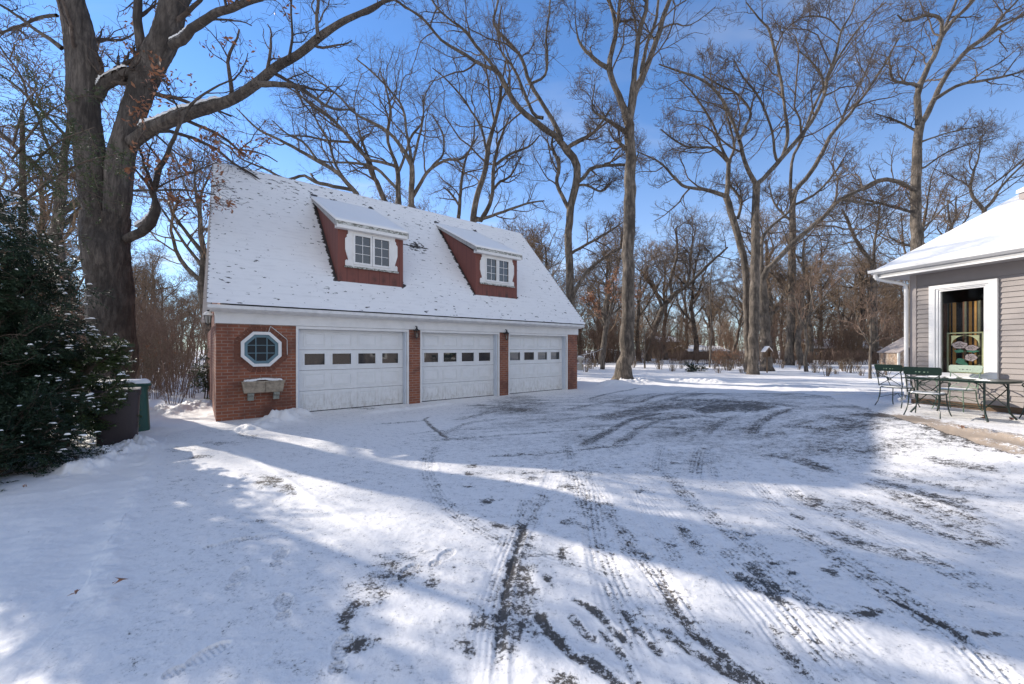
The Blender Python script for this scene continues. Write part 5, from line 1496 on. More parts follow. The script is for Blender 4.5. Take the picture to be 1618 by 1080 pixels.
Q1 = [
 ([(1023,572,13),(1026,550,10),(1033,523,9),(1042,500,9),(1053,477,8)], (0,0)),
 ([(1053,478,8),(1068,463,7),(1083,453,6),(1100,438,5),(1117,420,5),(1150,390,3)], (0,-2)),
 ([(1048,488,6),(1035,460,5),(1022,440,4),(1012,425,3)], (0,1)),
 ([(1083,454,5),(1090,430,4),(1092,395,3),(1100,360,2)], (-1,1)),
 ([(1062,468,5),(1060,440,5),(1070,400,4),(1068,360,3)], (0,1)),
]
tree('bare_tree', Q1, 52, 'far bare tree leaning hard to the right with snow along its trunk', 19, seed_extra=1, lens=(.7,.55,.5,.55), minlen=2.5, rmin=.016)
# small garden trees
S1 = [
 ([(952,583,8),(953,565,7),(957,530,6),(962,500,5),(966,480,4)], (0,0)),
 ([(963,500,4),(985,480,3),(995,460,2)], (0,0)), ([(962,505,4),(945,490,3),(928,480,2)], (0,0)), ([(966,482,4),(970,460,3),(968,440,2)], (0,0)),
]
tree('young_beech', S1, 31, 'young tree with orange leaves between the garage corner and the tall bare tree', 30, seed_extra=1, dens=(6,5,4,2), lens=(.6,.55,.5,.5), minlen=.9, up=-.01, leaf=(1300, .075, 'orange_leaf', None), rmin=.008)
S2 = [([(1375,600,6),(1375,570,5),(1376,540,4),(1376,500,3)], (0,0)), ([(1375,545,3),(1360,520,2),(1350,490,1.5)], (0,0)), ([(1375,550,3),(1392,525,2),(1400,495,1.5)], (0,0)), ([(1376,530,3),(1372,495,2),(1368,470,1.2)], (0,.5))]
tree('sapling', S2, 21.5, 'small twiggy sapling just left of the house corner', 31, seed_extra=1, dens=(7,6,4,0), lens=(.6,.5,.5,.5), minlen=.7, rmin=.006, twig_mat='twig_red')
S3 = [([(1274,588,8),(1272,565,6),(1276,545,6),(1272,520,5),(1279,490,4),(1285,460,3)], (0,0)), ([(1272,520,4),(1262,495,3),(1255,465,2)], (0,0)), ([(1276,505,4),(1295,480,3),(1312,455,2),(1340,430,1.5)], (0,0)), ([(1283,470,3),(1280,440,2),(1290,410,1.5)], (0,.6))]
tree('crooked_tree', S3, 28, 'small crooked garden tree with a kinked trunk right of the dark rough tree', 32, seed_extra=1, dens=(7,6,4,2), lens=(.55,.5,.5,.5), minlen=.9, rmin=.007, twig_mat='twig_red')
S4 = [([(1121,582,3),(1124,520,2.5),(1122,460,2),(1125,420,1.5)], (0,0)), ([(1123,500,1.5),(1116,470,1),(1112,440,.8)], (0,0))]
tree('sapling', S4, 34, 'pole-thin sapling left of the pale smooth tree', 33, seed_extra=1, dens=(8,5,0,0), lens=(.3,.5,.5,.5), minlen=.6, rmin=.006)
S5 = [([(1019,582,3),(1018,560,2.5),(1019,540,2),(1017,515,1.5)], (0,0)), ([(1019,560,1.5),(1026,545,1),(1030,525,.8)], (0,0))]
tree('sapling', S5, 33, 'short dark sapling standing in the snow right of the tall bare tree', 34, seed_extra=1, dens=(6,4,0,0), lens=(.3,.5,.5,.5), minlen=.4, rmin=.006)

# ------------------------------------------------------------------ generic bare trees for the wood behind
def generic(seed, H, tr, lean=0.0, nl=8):
    gg = np.random.default_rng(seed); n = 12
    P = np.zeros((n, 4)); P[:, 2] = np.linspace(-.3, H*.80, n)
    P[:, :2] = np.cumsum(gg.normal(size=(n, 2))*.16, 0)*.8; P[:, 0] += np.linspace(0, 1, n)**1.5*lean
    P[0, :2] = 0
    P[:, 3] = tr*(1-.75*np.linspace(0, 1, n)**1.1); P[0, 3] *= 1.5
    limbs, rr = grow(gg, P[None, :, :3], P[None, :, 3], nl, .32, 1.0, .60, .70, .13, .05, 12, .62, .05, taper=.25, lmin=H*.22)
    L = [P]+[np.concatenate([limbs[i], rr[i][:, None]], 1) for i in range(nl)]
    return L
protos = []
for k in range(6):
    H = [17, 19, 15, 18, 14, 16][k]
    L = generic(100+k, H, [.34, .40, .28, .36, .25, .3][k], [0, 1.5, -1.2, .4, 2.6, -2.4][k])
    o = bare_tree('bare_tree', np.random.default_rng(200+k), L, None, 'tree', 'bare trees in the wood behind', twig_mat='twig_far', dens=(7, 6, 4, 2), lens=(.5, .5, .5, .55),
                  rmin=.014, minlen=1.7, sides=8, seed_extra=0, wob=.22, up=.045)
    protos.append(o)
FARL = 'bare brown tree in the crowded wood behind the yard'
gp = np.random.default_rng(77)
spots = []
# far trees whose feet can be made out
named = [(1052, 569, 0, 1.0, .2), (1079, 568, 3, .9, 1.1), (1010, 571, 2, 1.05, 2.0), (1160, 566, 1, .85, 2.7), (932, 566, 0, .95, 3.3), (1300, 569, 5, .9, .7), (1335, 567, 3, .9, 4.2), (1411, 566, 1, 1.0, 5.0), (1425, 565, 4, .8, 1.4)]
labs = ['far bare tree standing upright in the gap just right of the strongly leaning one', 'far bare tree, second upright trunk right of the leaning one', 'far bare tree close behind the foot of the leaning one',
        'far bare tree partly behind the pale smooth stem', 'far bare tree in line with the garage corner and bird bath', 'far bare tree behind the crooked garden tree', 'far bare tree above the long low snowy roof',
        'far bare tree just left of the house downspout', 'far bare tree next to the house downspout, smaller of two']
first = [True]*6
def put(k, x, y, s, rz, lab, group=True):
    if first[k]: o = protos[k]; first[k] = False
    else: o = copy_tree(protos[k])
    o.location = (x, y, float(ground_base(x, y))-.05); o.rotation_euler = (0, 0, rz); o.scale = (s, s, s*(.92+.16*gp.random()))
    o['label'] = lab
    if not group and 'group' in o: del o['group']
for (px, py, k, s, rz), lab in zip(named, labs):
    x, y = on_ground(px, py); put(k, x, min(y, 62), s, rz, lab, True)
cnt = 0; tries = 0
while cnt < 120 and tries < 6000:
    tries += 1
    Y = gp.uniform(44, 96); X = gp.uniform(-1.42, 1.42)*Y
    if any((X-a)**2+(Y-b)**2 < 17 for a, b in spots): continue
    if Y < 52 and -.1 < X/Y < 1.0 and gp.random() < .6: continue
    spots.append((X, Y)); cnt += 1
    put(int(gp.integers(0, 6)), X, Y, gp.uniform(.72, 1.12), gp.uniform(0, 6.28), FARL)
# nearer trees left of and behind the garage, mostly hidden, they throw the long shadows
for X, Y, k, s, lab in ((-20.5, 18.5, 0, .95, 'bare tree behind the left evergreen, seen between its tips and the oak'), 
                         (-14.5, 33, 5, .9, 'bare tree seen in the gap between the oak and the garage'), (-25, 33, 1, 1.0, 'bare tree far left behind the hemlock'),
                        (-7, 35, 4, 1.0, 'bare tree hidden low behind the garage roof'), (-33, 28, 0, 1.05, 'bare tree at the left edge behind the evergreens'), (3, 37, 2, 1.0, 'bare tree rising behind the right rake of the garage roof'),
                        (9.5, 42, 5, 1.0, 'bare tree between the tall bare tree and the leaning far one'), (28, 38, 3, .9, 'bare tree left of the thick tree behind the house'), (40, 40, 1, 1.0, 'bare tree behind the house roof slope'), (-14, 44, 1, .95, 'bare tree over the thicket left of the garage')):
    put(k, X, Y, s, gp.uniform(0, 6.28), lab)
# ------------------------------------------------------------------ evergreens
def needles(g, P, per, ln, wd, droop=-.15):
    """flat feathery needles set in two rows along each twig"""
    B, n, _ = P.shape; t = g.random((B, per))*(n-1); i = np.clip(t.astype(int), 0, n-2); f = (t-i)[..., None]; bi = np.arange(B)[:, None]
    p = P[bi, i]*(1-f)+P[bi, i+1]*f; T = P[bi, i+1]-P[bi, i]; T /= np.linalg.norm(T, axis=2, keepdims=True)+1e-9
    S = np.cross(T, np.array([0, 0, 1.])+g.normal(size=T.shape)*.25); S /= np.linalg.norm(S, axis=2, keepdims=True)+1e-9
    S *= np.where(g.random((B, per, 1)) < .5, -1, 1)
    D = S*.85+T*.6; D[..., 2] += droop+g.normal(size=(B, per))*.18
    D /= np.linalg.norm(D, axis=2, keepdims=True); N = np.cross(D, T)*.0+np.cross(D, np.cross(T, D))
    W = np.cross(D, g.normal(size=D.shape)*.4+np.array([0, 0, 1.])); W /= np.linalg.norm(W, axis=2, keepdims=True)+1e-9
    L = (ln*(.6+.7*g.random((B, per))))[..., None]
    V = np.stack([p, p+D*L*.5+W*wd, p+D*L, p+D*L*.5-W*wd], 2).reshape(-1, 3)
    return V, np.arange(len(V)).reshape(-1, 4)
def snow_lumps(g, C_, rx, rz):
    """small caps of snow resting on sprays, joined into one mesh"""
    k = 7; V = []; F = []; n = len(C_)
    a = np.arange(k)*2*np.pi/k; base = 0
    for c in C_:
        s = rx*(.5+1.1*g.random()); el = .22+.35*g.random(); th = math.atan2(c[1], c[0])+g.normal()*.5
        r1 = s*(.8+.4*g.random(k)); x = r1*np.cos(a); y = r1*np.sin(a)*el
        X = x*np.cos(th)-y*np.sin(th); Y = x*np.sin(th)+y*np.cos(th)
        h = rz*(.6+.8*g.random())
        V += [(c[0]+X[j], c[1]+Y[j], c[2]+g.normal()*.004-abs(X[j])*.15) for j in range(k)]
        V += [(c[0]+X[j]*.62, c[1]+Y[j]*.62, c[2]+h*.8) for j in range(k)]
        V += [(c[0], c[1], c[2]+h)]*1
        for j in range(k):
            F.append((base+j, base+(j+1) % k, base+k+(j+1) % k, base+k+j)); F.append((base+k+j, base+k+(j+1) % k, base+2*k, base+2*k))
        base += 2*k+1
    m = MB(); V = np.array(V)
    return V, [tuple(f) if f[2] != f[3] else f[:3] for f in F]
def evergreen(name, label, loc, seed, stems, per, dens, ln=.05, wd=.0075, snow_n=300, lens=(.6, .5, .5), needle='needle', bark_='twig', ang=1.0, up=-.01, minlen=.35, keep=None, lump=.055, wob=.16, snow_t=.25, solidify=None):
    gg = np.random.default_rng(seed); o = empty(name, loc, 0, label, 'evergreen')
    tb_ = Tubes(); cr = Tubes()
    q = np.array([resample(np.array(s), 14) for s in stems]); P = q[:, :, :3]; Rr = q[:, :, 3]
    tb_.add(P, Rr, 8)
    a1 = grow(gg, P, Rr, dens[0], .06, 1.0, lens[0], ang, wob, up, 9, .45, .008, lmin=minlen*1.6)
    a2 = grow(gg, *a1, dens[1], .15, 1.0, lens[1], ang*.8, wob, up, 6, .5, .005, lmin=minlen)
    a3 = grow(gg, *a2, dens[2], .1, 1.0, lens[2], ang*.7, wob, up, 5, .5, .003, lmin=minlen*.55)
    cr.add(*a1, 5); cr.add(*a2, 3)
    t3 = a3[0]
    if keep is not None:
        m = keep(t3[:, 2]+np.array(loc)); t3 = t3[m]
        m2 = keep(a2[0][:, 3]+np.array(loc))
    tb_.build('trunk', M[bark_], o); cr.build('crown', M[bark_], o)
    V, F = needles(gg, t3, per, ln, wd)
    np_mesh('needles', V, F, M[needle], o)
    if snow_n:
        pts = np.concatenate([t3[:, 3], t3[:, 2]]); rad = np.hypot(pts[:, 0], pts[:, 1]); 
        # only where nothing close above shelters the spray
        key = np.floor(pts[:, :2]/.16).astype(int); best = {}
        for i, kx in enumerate(map(tuple, key)):
            if kx not in best or pts[i, 2] > pts[best[kx], 2]: best[kx] = i
        clus = fbm(pts[:, 0]*2.3+pts[:, 2]*1.7+40, pts[:, 1]*2.3+pts[:, 2]*2.1+40, 3, 33) > .53
        tops = [i for i in best.values() if clus[i]]; gg.shuffle(tops); tops = tops[:int(snow_n*.55)]
        w = rad/rad.max()*np.where(clus, 1, .25); oth = gg.choice(len(pts), int(snow_n*.45), p=(w**4)/(w**4).sum())
        sel = pts[np.concatenate([tops, oth]).astype(int)]
        V, F = snow_lumps(gg, sel+np.array([0, 0, .01]), lump*.66, .013)
        m = MB(); m.v = [tuple(v) for v in V]; m.f = F; m.build('snow_clumps', M['snow'], o, smooth=True)
    return o
def cone_stems(g, n, R0, H, r=.05, spread=.5):
    S = []
    for i in range(n):
        a = 6.283*i/n+g.random(); d = R0*spread*(.3+.7*g.random()); h = H*(1-.35*d/R0)*(.62+.48*g.random())
        S.append([(0+.1*math.cos(a), .1*math.sin(a), -.05, r), (d*.5*math.cos(a), d*.5*math.sin(a), h*.35, r*.7), (d*.85*math.cos(a), d*.85*math.sin(a), h*.7, r*.45), (d*math.cos(a), d*math.sin(a), h, r*.2)])
    return S
ge = np.random.default_rng(8)
bx0, by0 = on_ground(48, 735)
evergreen('yew_shrub', 'broad dark evergreen shrub at the left edge with crumbs of snow beside the brown bin', (-7.5, 5.6, 0), 41, cone_stems(ge, 14, 1.05, 3.7), 34, (12, 8, 7), ln=.042, wd=.0058, snow_n=330, lens=(.29, .52, .55), lump=.05)
evergreen('yew_shrub', 'low dark evergreen shrub spreading in front at the left edge of the snow', (-6.6, 4.9, 0), 42, cone_stems(ge, 9, .8, .8, .03, .8), 34, (9, 7, 6), ln=.042, wd=.006, snow_n=150, lens=(.50, .5, .5), lump=.05)
evergreen('fir_tree', 'tall dark conifer at the left edge rising behind the evergreen shrub', (-9.1, 6.9, 0), 43, [[(0, 0, -.1, .10), (.05, .02, 1.6, .08), (-.02, .05, 3.0, .05), (.02, 0, 4.2, .02)]]+cone_stems(ge, 6, 1.3, 3.6, .04), 24, (14, 9, 6), ln=.06, wd=.009, snow_n=160, lens=(.32, .45, .45), lump=.05)
# branch reaching over the bins with snow along it
evergreen('juniper_shrub', 'spreading evergreen branch tipped with snow hanging over the green bin lid', (-7.4, 6.6, 0), 44,
          [[(0, 0, 0, .05), (.1, .0, .7, .04), (.45, -.1, 1.25, .03), (.95, -.2, 1.52, .01)], [(0, 0, 0, .05), (-.05, .1, .8, .04), (.25, .05, 1.3, .03), (.75, .0, 1.62, .01)], [(0, 0, 0, .05), (.2, -.2, .6, .03), (.6, -.35, .85, .02), (1.05, -.45, .90, .008)]],
          26, (12, 8, 6), ln=.045, wd=.0075, snow_n=150, lens=(.34, .5, .5), needle='needle_green', lump=.065, minlen=.2)
# hemlock with loose see-through boughs, partly in front of the oak
HS = [[(0, 0, -.1, .11), (.05, 0, 2.0, .09), (.0, .05, 4.2, .06), (.05, 0, 6.2, .03)]]
hb = []
def hem_branch(px0, py0, px1, py1, Y0, Y1, sag=.25):
    a = at(px0, py0, Y0)-np.array([-9.4, 7.6, 0]); b = at(px1, py1, Y1)-np.array([-9.4, 7.6, 0]); m = (a+b)/2+np.array([0, 0, sag]); hb.append([(*a, .022), (*m, .014), (*b, .005)])
for p in ((20, 300, 150, 200, 7.6, 6.9), (20, 330, 220, 235, 7.6, 7.0), (20, 250, 130, 150, 7.6, 7.2), (20, 230, 60, 140, 7.6, 6.8), (20, 200, 110, 235, 7.6, 7.4), (10, 320, -60, 260, 7.6, 7.0),
          (30, 300, 100, 300, 7.6, 6.9)): hem_branch(*p)
evergreen('hemlock_tree', 'open see-through hemlock with fine drooping sprays in front of the oak trunk', (-9.4, 7.6, 0), 45, HS+hb, 13, (8, 5, 4), ln=.042, wd=.006, snow_n=0, lens=(.34, .5, .55), needle='needle_green', up=-.05, minlen=.22, wob=.14, lump=.03)
# little green sprig by the brick corner
evergreen('boxwood_bush', 'small yellow-green leafy shrub showing just left of the brick corner', (-9.85, 12.9, 0), 46, cone_stems(ge, 4, .25, 1.7, .02), 14, (5, 4, 4), ln=.06, wd=.012, snow_n=12, lens=(.35, .5, .5), needle='needle_green', lump=.05, minlen=.2)
x, y = on_ground(1091, 588)
evergreen('dwarf_spruce', 'small dark conifer seedling in the snow in front of the far hedge, larger one', (x, y, 0), 47, cone_stems(ge, 4, .2, .55, .015), 14, (5, 4, 3), ln=.07, wd=.018, snow_n=16, lens=(.5, .5, .5), lump=.06, minlen=.2)
x, y = on_ground(1107, 587)
evergreen('dwarf_spruce', 'small dark conifer seedling in the snow, the smaller one on the right of the pair', (x, y, 0), 48, cone_stems(ge, 3, .15, .4, .012), 14, (4, 4, 3), ln=.06, wd=.016, snow_n=8, lens=(.5, .5, .5), lump=.05, minlen=.2)

# ------------------------------------------------------------------ deciduous shrubs and dry plants
def shrub_proto(seed, n, H, spread, mat, dens=(5, 4, 3), rmin=.006, leaf=None, name='bare_shrub', leafmat_='dead_leaf'):
    gg = np.random.default_rng(seed); o = empty(name); L = []
    for i in range(n):
        a = gg.random()*6.283; d = spread*gg.random()**.6; h = H*(.6+.5*gg.random())
        b = d*.35
        L.append(resample(np.array([(b*math.cos(a), b*math.sin(a), -.1, rmin*2.6), (d*.7*math.cos(a+.1), d*.7*math.sin(a+.1), h*.5, rmin*2), (d*math.cos(a), d*math.sin(a), h, rmin)]), 8))
    A = np.array(L); P = A[:, :, :3]; Rr = A[:, :, 3]; t = Tubes(); t.add(P, Rr, 4); t.build('stems', M[mat], o)
    c = Tubes(); a1 = grow(gg, P, Rr, dens[0], .2, 1, .45, .6, .16, .03, 6, .6, rmin, lmin=H*.12); c.add(*a1, 3)
    a2 = grow(gg, *a1, dens[1], .2, 1, .5, .7, .2, .02, 5, .7, rmin*.8, lmin=H*.06); c.add(*a2, 3)
    if dens[2]:
        a3 = grow(gg, *a2, dens[2], .2, 1, .5, .7, .2, .02, 4, .7, rmin*.7, lmin=H*.04); c.add(*a3, 3)
    c.build('twigs', M[mat], o)
    if leaf:
        V, F = leaves_on(gg, a2[0].reshape(-1, 3), leaf, .05 if H < 2 else .07, .05)
        np_mesh('dead_leaves', V, F, M[leafmat_], o)
    return o
def scatter(proto, places, label, cat, group, gg, smin=.8, smax=1.2, labels=None):
    for i, (x, y) in enumerate(places):
        o = proto if i == 0 else copy_tree(proto)
        o.location = (x, y, float(ground_base(x, y))); o.rotation_euler = (0, 0, gg.uniform(0, 6.28)); s = gg.uniform(smin, smax); o.scale = (s, s, s)
        tag(o, labels[i] if labels else label, cat, group)
gs = np.random.default_rng(31)
# reddish thicket between the oak and the garage
pl_ = []
for _ in range(46):
    Y = gs.uniform(14.5, 30); X = gs.uniform(-1.12, -.80)*Y
    pl_.append((X, Y))
scatter(shrub_proto(61, 13, 3.6, 1.2, 'twig_red', (5, 4, 3), .006), pl_[:26], 'tall reddish twiggy shrub in the thicket left of the garage', 'shrub', 'reddish thicket shrubs left of the garage', gs)
scatter(shrub_proto(62, 18, 1.9, .9, 'straw', (4, 4, 2), .006, leaf=90), pl_[26:], 'short tan brushy shrub at the foot of the thicket left of the garage', 'shrub', 'tan shrubs left of the garage', gs)
pl_ = [(gs.uniform(-1.35, -1.1)*Y, Y) for Y in gs.uniform(11, 26, 16)]
scatter(shrub_proto(66, 12, 3.8, 1.4, 'twig', (5, 4, 3), .007, leaf=120), pl_, 'brown shrub behind the evergreens and the oak at the left', 'shrub', 'brown shrubs behind the evergreens', gs)
# brown understorey along the back of the yard
pl_ = []
for _ in range(130):
    Y = gs.uniform(44, 74); X = gs.uniform(-.25, 1.35)*Y; pl_.append((X, Y))
scatter(shrub_proto(63, 12, 6.0, 2.4, 'twig_red', (6, 4, 3), .014), pl_[:62], 'brown understorey bush along the back of the yard', 'shrub', 'understorey bushes behind the yard', gs, .7, 1.3)
scatter(shrub_proto(64, 14, 4.2, 2.0, 'twig_far', (5, 4, 3), .013, leaf=160), pl_[70:], 'low tangled bush along the back of the yard', 'shrub', 'tangled bushes behind the yard', gs, .7, 1.3)
# weeds and low shrubs standing in the snow of the border
spots_ = [(1135, 590), (1128, 584), (1150, 586), (1160, 583), (1172, 590), (1145, 580), (1168, 580), (1062, 587), (1043, 584), (1310, 588), (1322, 592), (1335, 587), (1345, 590), (1357, 584), (1300, 582), (1290, 590), (1388, 596), (1362, 594), (1262, 584), (1235, 582),
          (935, 583), (925, 588), (940, 580), (1000, 581), (1180, 584), (1328, 583), (1400, 594), (1076, 583), (1306, 594)]
w_places = [on_ground(*p) for p in spots_]
scatter(shrub_proto(65, 14, .95, .55, 'straw', (4, 3, 0), .007), w_places, 'dry tan weed clump standing in the snow of the far border', 'shrub', 'dry weeds in the far border', gs, .4, 1.0)
x, y = on_ground(1145, 587)
scatter(shrub_proto(67, 16, 1.7, .9, 'straw', (5, 4, 2), .006, leaf=420, leafmat_='orange_leaf'), [on_ground(1150, 585), on_ground(1168, 578), on_ground(1132, 579)], None, 'shrub', None, gs, .8, 1.1,
        ['low orange-leaved shrub left of the pale smooth stem', 'orange-leaved shrub touching the foot of the pale smooth stem', 'orange-brown shrub in front of the far low snowy roofs'])
pl2 = [on_ground(*p) for p in ((245, 632), (262, 628), (285, 625), (300, 630), (318, 622), (272, 640), (232, 626), (310, 612), (255, 615))]
scatter(shrub_proto(68, 11, 1.25, .6, 'twig_red', (4, 3, 2), .004), pl2, 'thin bare shrub in the snow between the bins and the garage corner', 'shrub', 'thin bare shrubs between bins and garage', gs, .7, 1.15)
# stick fence / clipped brown hedge at the end of the yard: one dense run on each side
def hedge(x0, x1, Y0, Y1, h, label, seed):
    gg = np.random.default_rng(seed); n = int(abs(x1-x0)*26); x = x0+(x1-x0)*gg.random(n); t = (x-x0)/(x1-x0); y = Y0+(Y1-Y0)*t+gg.normal(size=n)*.35
    P = np.zeros((n, 4, 3)); hh = h*(.75+.3*gg.random(n)); lean = gg.normal(size=(n, 2))*.16
    for k in range(4):
        P[:, k, 0] = x+lean[:, 0]*k*hh*.5; P[:, k, 1] = y+lean[:, 1]*k*.5; P[:, k, 2] = hh*k/3-.05
    Rr = np.full((n, 4), .016); t_ = Tubes(); t_.add(P, Rr, 3)
    a = grow(gg, P, Rr, 3, .2, 1, .5, .7, .2, .0, 4, .8, .012, lmin=.4); t_.add(*a, 3)
    o = t_.build('hedge', M['straw'], None); o.data.materials.clear(); o.data.materials.append(M['twig_red'])
    tag(o, label, 'hedge')
hedge(0, 15.5, 47, 47, 1.55, 'leafless brown hedge at the back of the yard, left of the pale smooth tree', 1)
hedge(17, 43, 43, 41, 1.55, 'leafless brown hedge at the back of the yard below the long snowy roof', 2)
# dense far wood that nobody could count
gf = np.random.default_rng(91); tf = Tubes(); n = 260
P = np.zeros((n, 8, 3)); Y = gf.uniform(98, 150, n); X = gf.uniform(-1.5, 1.5, n)*Y; H = gf.uniform(11, 19, n)
for k in range(8): P[:, k, 0] = X+gf.normal(size=n)*.25*k**.5; P[:, k, 1] = Y; P[:, k, 2] = H*k/7*.8
Rr = np.linspace(.26, .06, 8)[None]*np.ones((n, 1)); tf.add(P, Rr, 5)
a1 = grow(gf, P, Rr, 12, .12, 1, .42, .75, .16, .03, 7, .5, .05, lmin=3); tf.add(*a1, 3)
a2 = grow(gf, *a1, 7, .15, 1, .5, .8, .2, .03, 5, .6, .035, lmin=1.6); tf.add(*a2, 3)
a3 = grow(gf, *a2, 3, .15, 1, .5, .8, .2, .03, 4, .7, .03, lmin=.9); tf.add(*a3, 3)
tag(tf.build('far_wood', M['twig_far']), 'dense brown far-off wood along the horizon', 'wood', kind='stuff')

# ------------------------------------------------------------------ small things in the yard and beyond
x, y = on_ground(917, 585)
bb_ = empty('bird_bath', (x, y, 0), 0, 'pale stone bird bath on a square pedestal beside the far corner of the garage', 'bird bath')
MB().box(-.22, .22, -.22, .22, -.1, .5).build('pedestal', M['stone'], bb_, bevel=.02)
MB().lathe([(.10, .5), (.08, .62), (.12, .74), (.30, .90), (.34, .97), (.34, 1.02), (.28, 1.0)], 0, 0, 20).build('bowl', M['stone'], bb_, smooth=True)
MB().lathe([(.29, .99), (.22, 1.05), (.08, 1.08), (.01, 1.085)], 0, 0, 16).build('bowl_snow', M['snow'], bb_, smooth=True)
x, y = on_ground(965, 571)
sh = empty('garden_shed', (x, y, 0), R(-12), 'small white garden shed with a snowy lean-to roof beyond the young beech', 'shed')
m = MB(); m.prism([(-1.4, -.1), (1.4, -.1), (1.4, 1.15), (-1.4, 1.6)], -1, 1); m.build('shed_wall', M['shed_white'], sh)
MB().prism([(-1.6, 1.64), (1.6, 1.13), (1.6, 1.21), (-1.6, 1.72)], -1.2, 1.2).build('shed_roof', M['far_wall'], sh)
MB().prism([(-1.6, 1.725), (1.6, 1.215), (1.6, 1.36), (-1.6, 1.88)], -1.2, 1.2).build('roof_snow', M['snow'], sh, bevel=.04)
MB().box(-.35, .35, -1.03, -1.003, 0, 1.1).build('door', M['far_wall'], sh)
# feeder on its post against the leaning tree
x, y = on_ground(1212, 590)
fd = empty('bird_feeder', (x, y, 0), R(10), 'wooden roofed bird feeder in front of the dark leaning trunk', 'bird feeder'); fd.scale = (.72, .72, .95)
zf = 1.64+(551-558)/FPX*y*-1*-1
MB().box(-.04, .04, -.04, .04, -.1, 1.15).build('post', M['wood'], fd)
MB().box(-.30, .30, -.2, .2, 1.15, 1.20).box(-.26, -.21, -.15, .15, 1.20, 1.55).box(.21, .26, -.15, .15, 1.20, 1.55).box(-.2, .2, .05, .1, 1.20, 1.5).build('tray', M['wood'], fd, bevel=.01)
MB().prism([(-.42, 1.50), (0, 1.85), (.42, 1.50), (.36, 1.50), (0, 1.78), (-.36, 1.50)], -.26, .26).build('feeder_roof', M['wood'], fd)
MB().prism([(-.43, 1.52), (0, 1.862), (.43, 1.52), (.30, 1.68), (0, 1.92), (-.30, 1.68)], -.25, .25).build('roof_snow', M['snow'], fd)
# stone outbuilding behind the house corner
x, y = at(1446, 560, 30)[:2]
ob = empty('stone_outbuilding', (x, y, 0), R(-20), 'low rubble stone outbuilding peeping out left of the house downspout', 'outbuilding')
MB().prism([(-.9, -.1), (3.2, -.1), (3.2, 3.0), (1.4, 3.0), (-.9, 1.45)], 0, 3).build('stone_wall', M['rubble'], ob)
MB().prism([(-1.05, 1.38), (-1.0, 1.32), (1.4, 2.98), (3.4, 3.0), (3.4, 3.1), (1.38, 3.1)], -.15, 3.1).build('roof', M['corner'], ob)
MB().box(-1.02, -.90, -.03, .12, -.1, 1.36).build('corner_post', M['shed_white'], ob)
# far houses under snow
def far_house(px0, px1, ytop, yeave, ybot, Y, label, mat='far_wall', windows=3):
    a = at(px0, ybot, Y); b = at(px1, ybot, Y); w = b[0]-a[0]; ze = at(0, yeave, Y)[2]; zt = at(0, ytop, Y+2.5)[2]
    o = empty('far_house', ((a[0]+b[0])/2, Y, 0), 0, label, 'house')
    MB().box(-w/2+.3, w/2-.3, 0, 6, -.2, ze).build('wall', M[mat], o)
    MB().prism_x([(-.5, ze-.02), (3, zt-.08), (6.5, ze-.02), (6.5, ze-.15), (3, zt-.3), (-.5, ze-.15)], -w/2, w/2).build('roof', M['shingle'], o)
    MB().prism_x([(-.5, ze), (3, zt-.06), (6.5, ze), (6.4, ze+.14), (3, zt+.1), (-.42, ze+.14)], -w/2, w/2).build('roof_snow', M['snow'], o)
    for i in range(windows):
        xx = -w/2+w*(i+.7)/(windows+.4)
        MB().box(xx, xx+.9, -.04, -.005, max(.8, ze-1.6), ze-.5).build('window', M['glass'], o)
    return o
far_house(1086, 1125, 546, 555, 575, 60, 'far low house with a snowy roof, left one of the near-touching pair')
far_house(1126, 1152, 547, 555, 575, 62, 'far low house with a snowy roof, right one of the near-touching pair')
far_house(1034, 1075, 532, 540, 575, 66, 'far house with patchy snow on its roof behind the leaning tree')
far_house(1280, 1345, 536, 550, 575, 57, 'long low far house with a snowy roof right of the rough dark tree', windows=5)
far_house(1346, 1392, 538, 550, 575, 59, 'far house with a snowy roof behind the twiggy sapling')
# wire from the garage corner across the yard
a = g_world(GL+.05, 0, 1.35); b_ = at(955, 549, 33)
wq = MB().tube([a, tuple((np.array(a)+b_)/2-np.array([0, 0, .08])), tuple(b_)], .012, 5).build('clothes_line', M['cable'])
tag(wq, 'pale line strung from the garage corner towards the young beech', 'line')
# fallen bits of twig and leaf on the near snow
gl = np.random.default_rng(12)
dn = {(186, 940): 'curled brown leaf on the snow ridge at the left, the nearer of two', (120, 958): 'dark twig lying on the lawn snow at the far left', (38, 782): 'small dead leaf on the snow below the low evergreen'}
for (px, py), lb in dn.items():
    x, y = on_ground(px, py)
    V, F = leaves_on(gl, np.array([[x, y, .10]]), 4, .030, .012); V[:, 2] = .085+np.abs(V[:, 2]-.10)
    tag(np_mesh('fallen_leaf', V, F, M['dead_leaf']), lb, 'leaf')
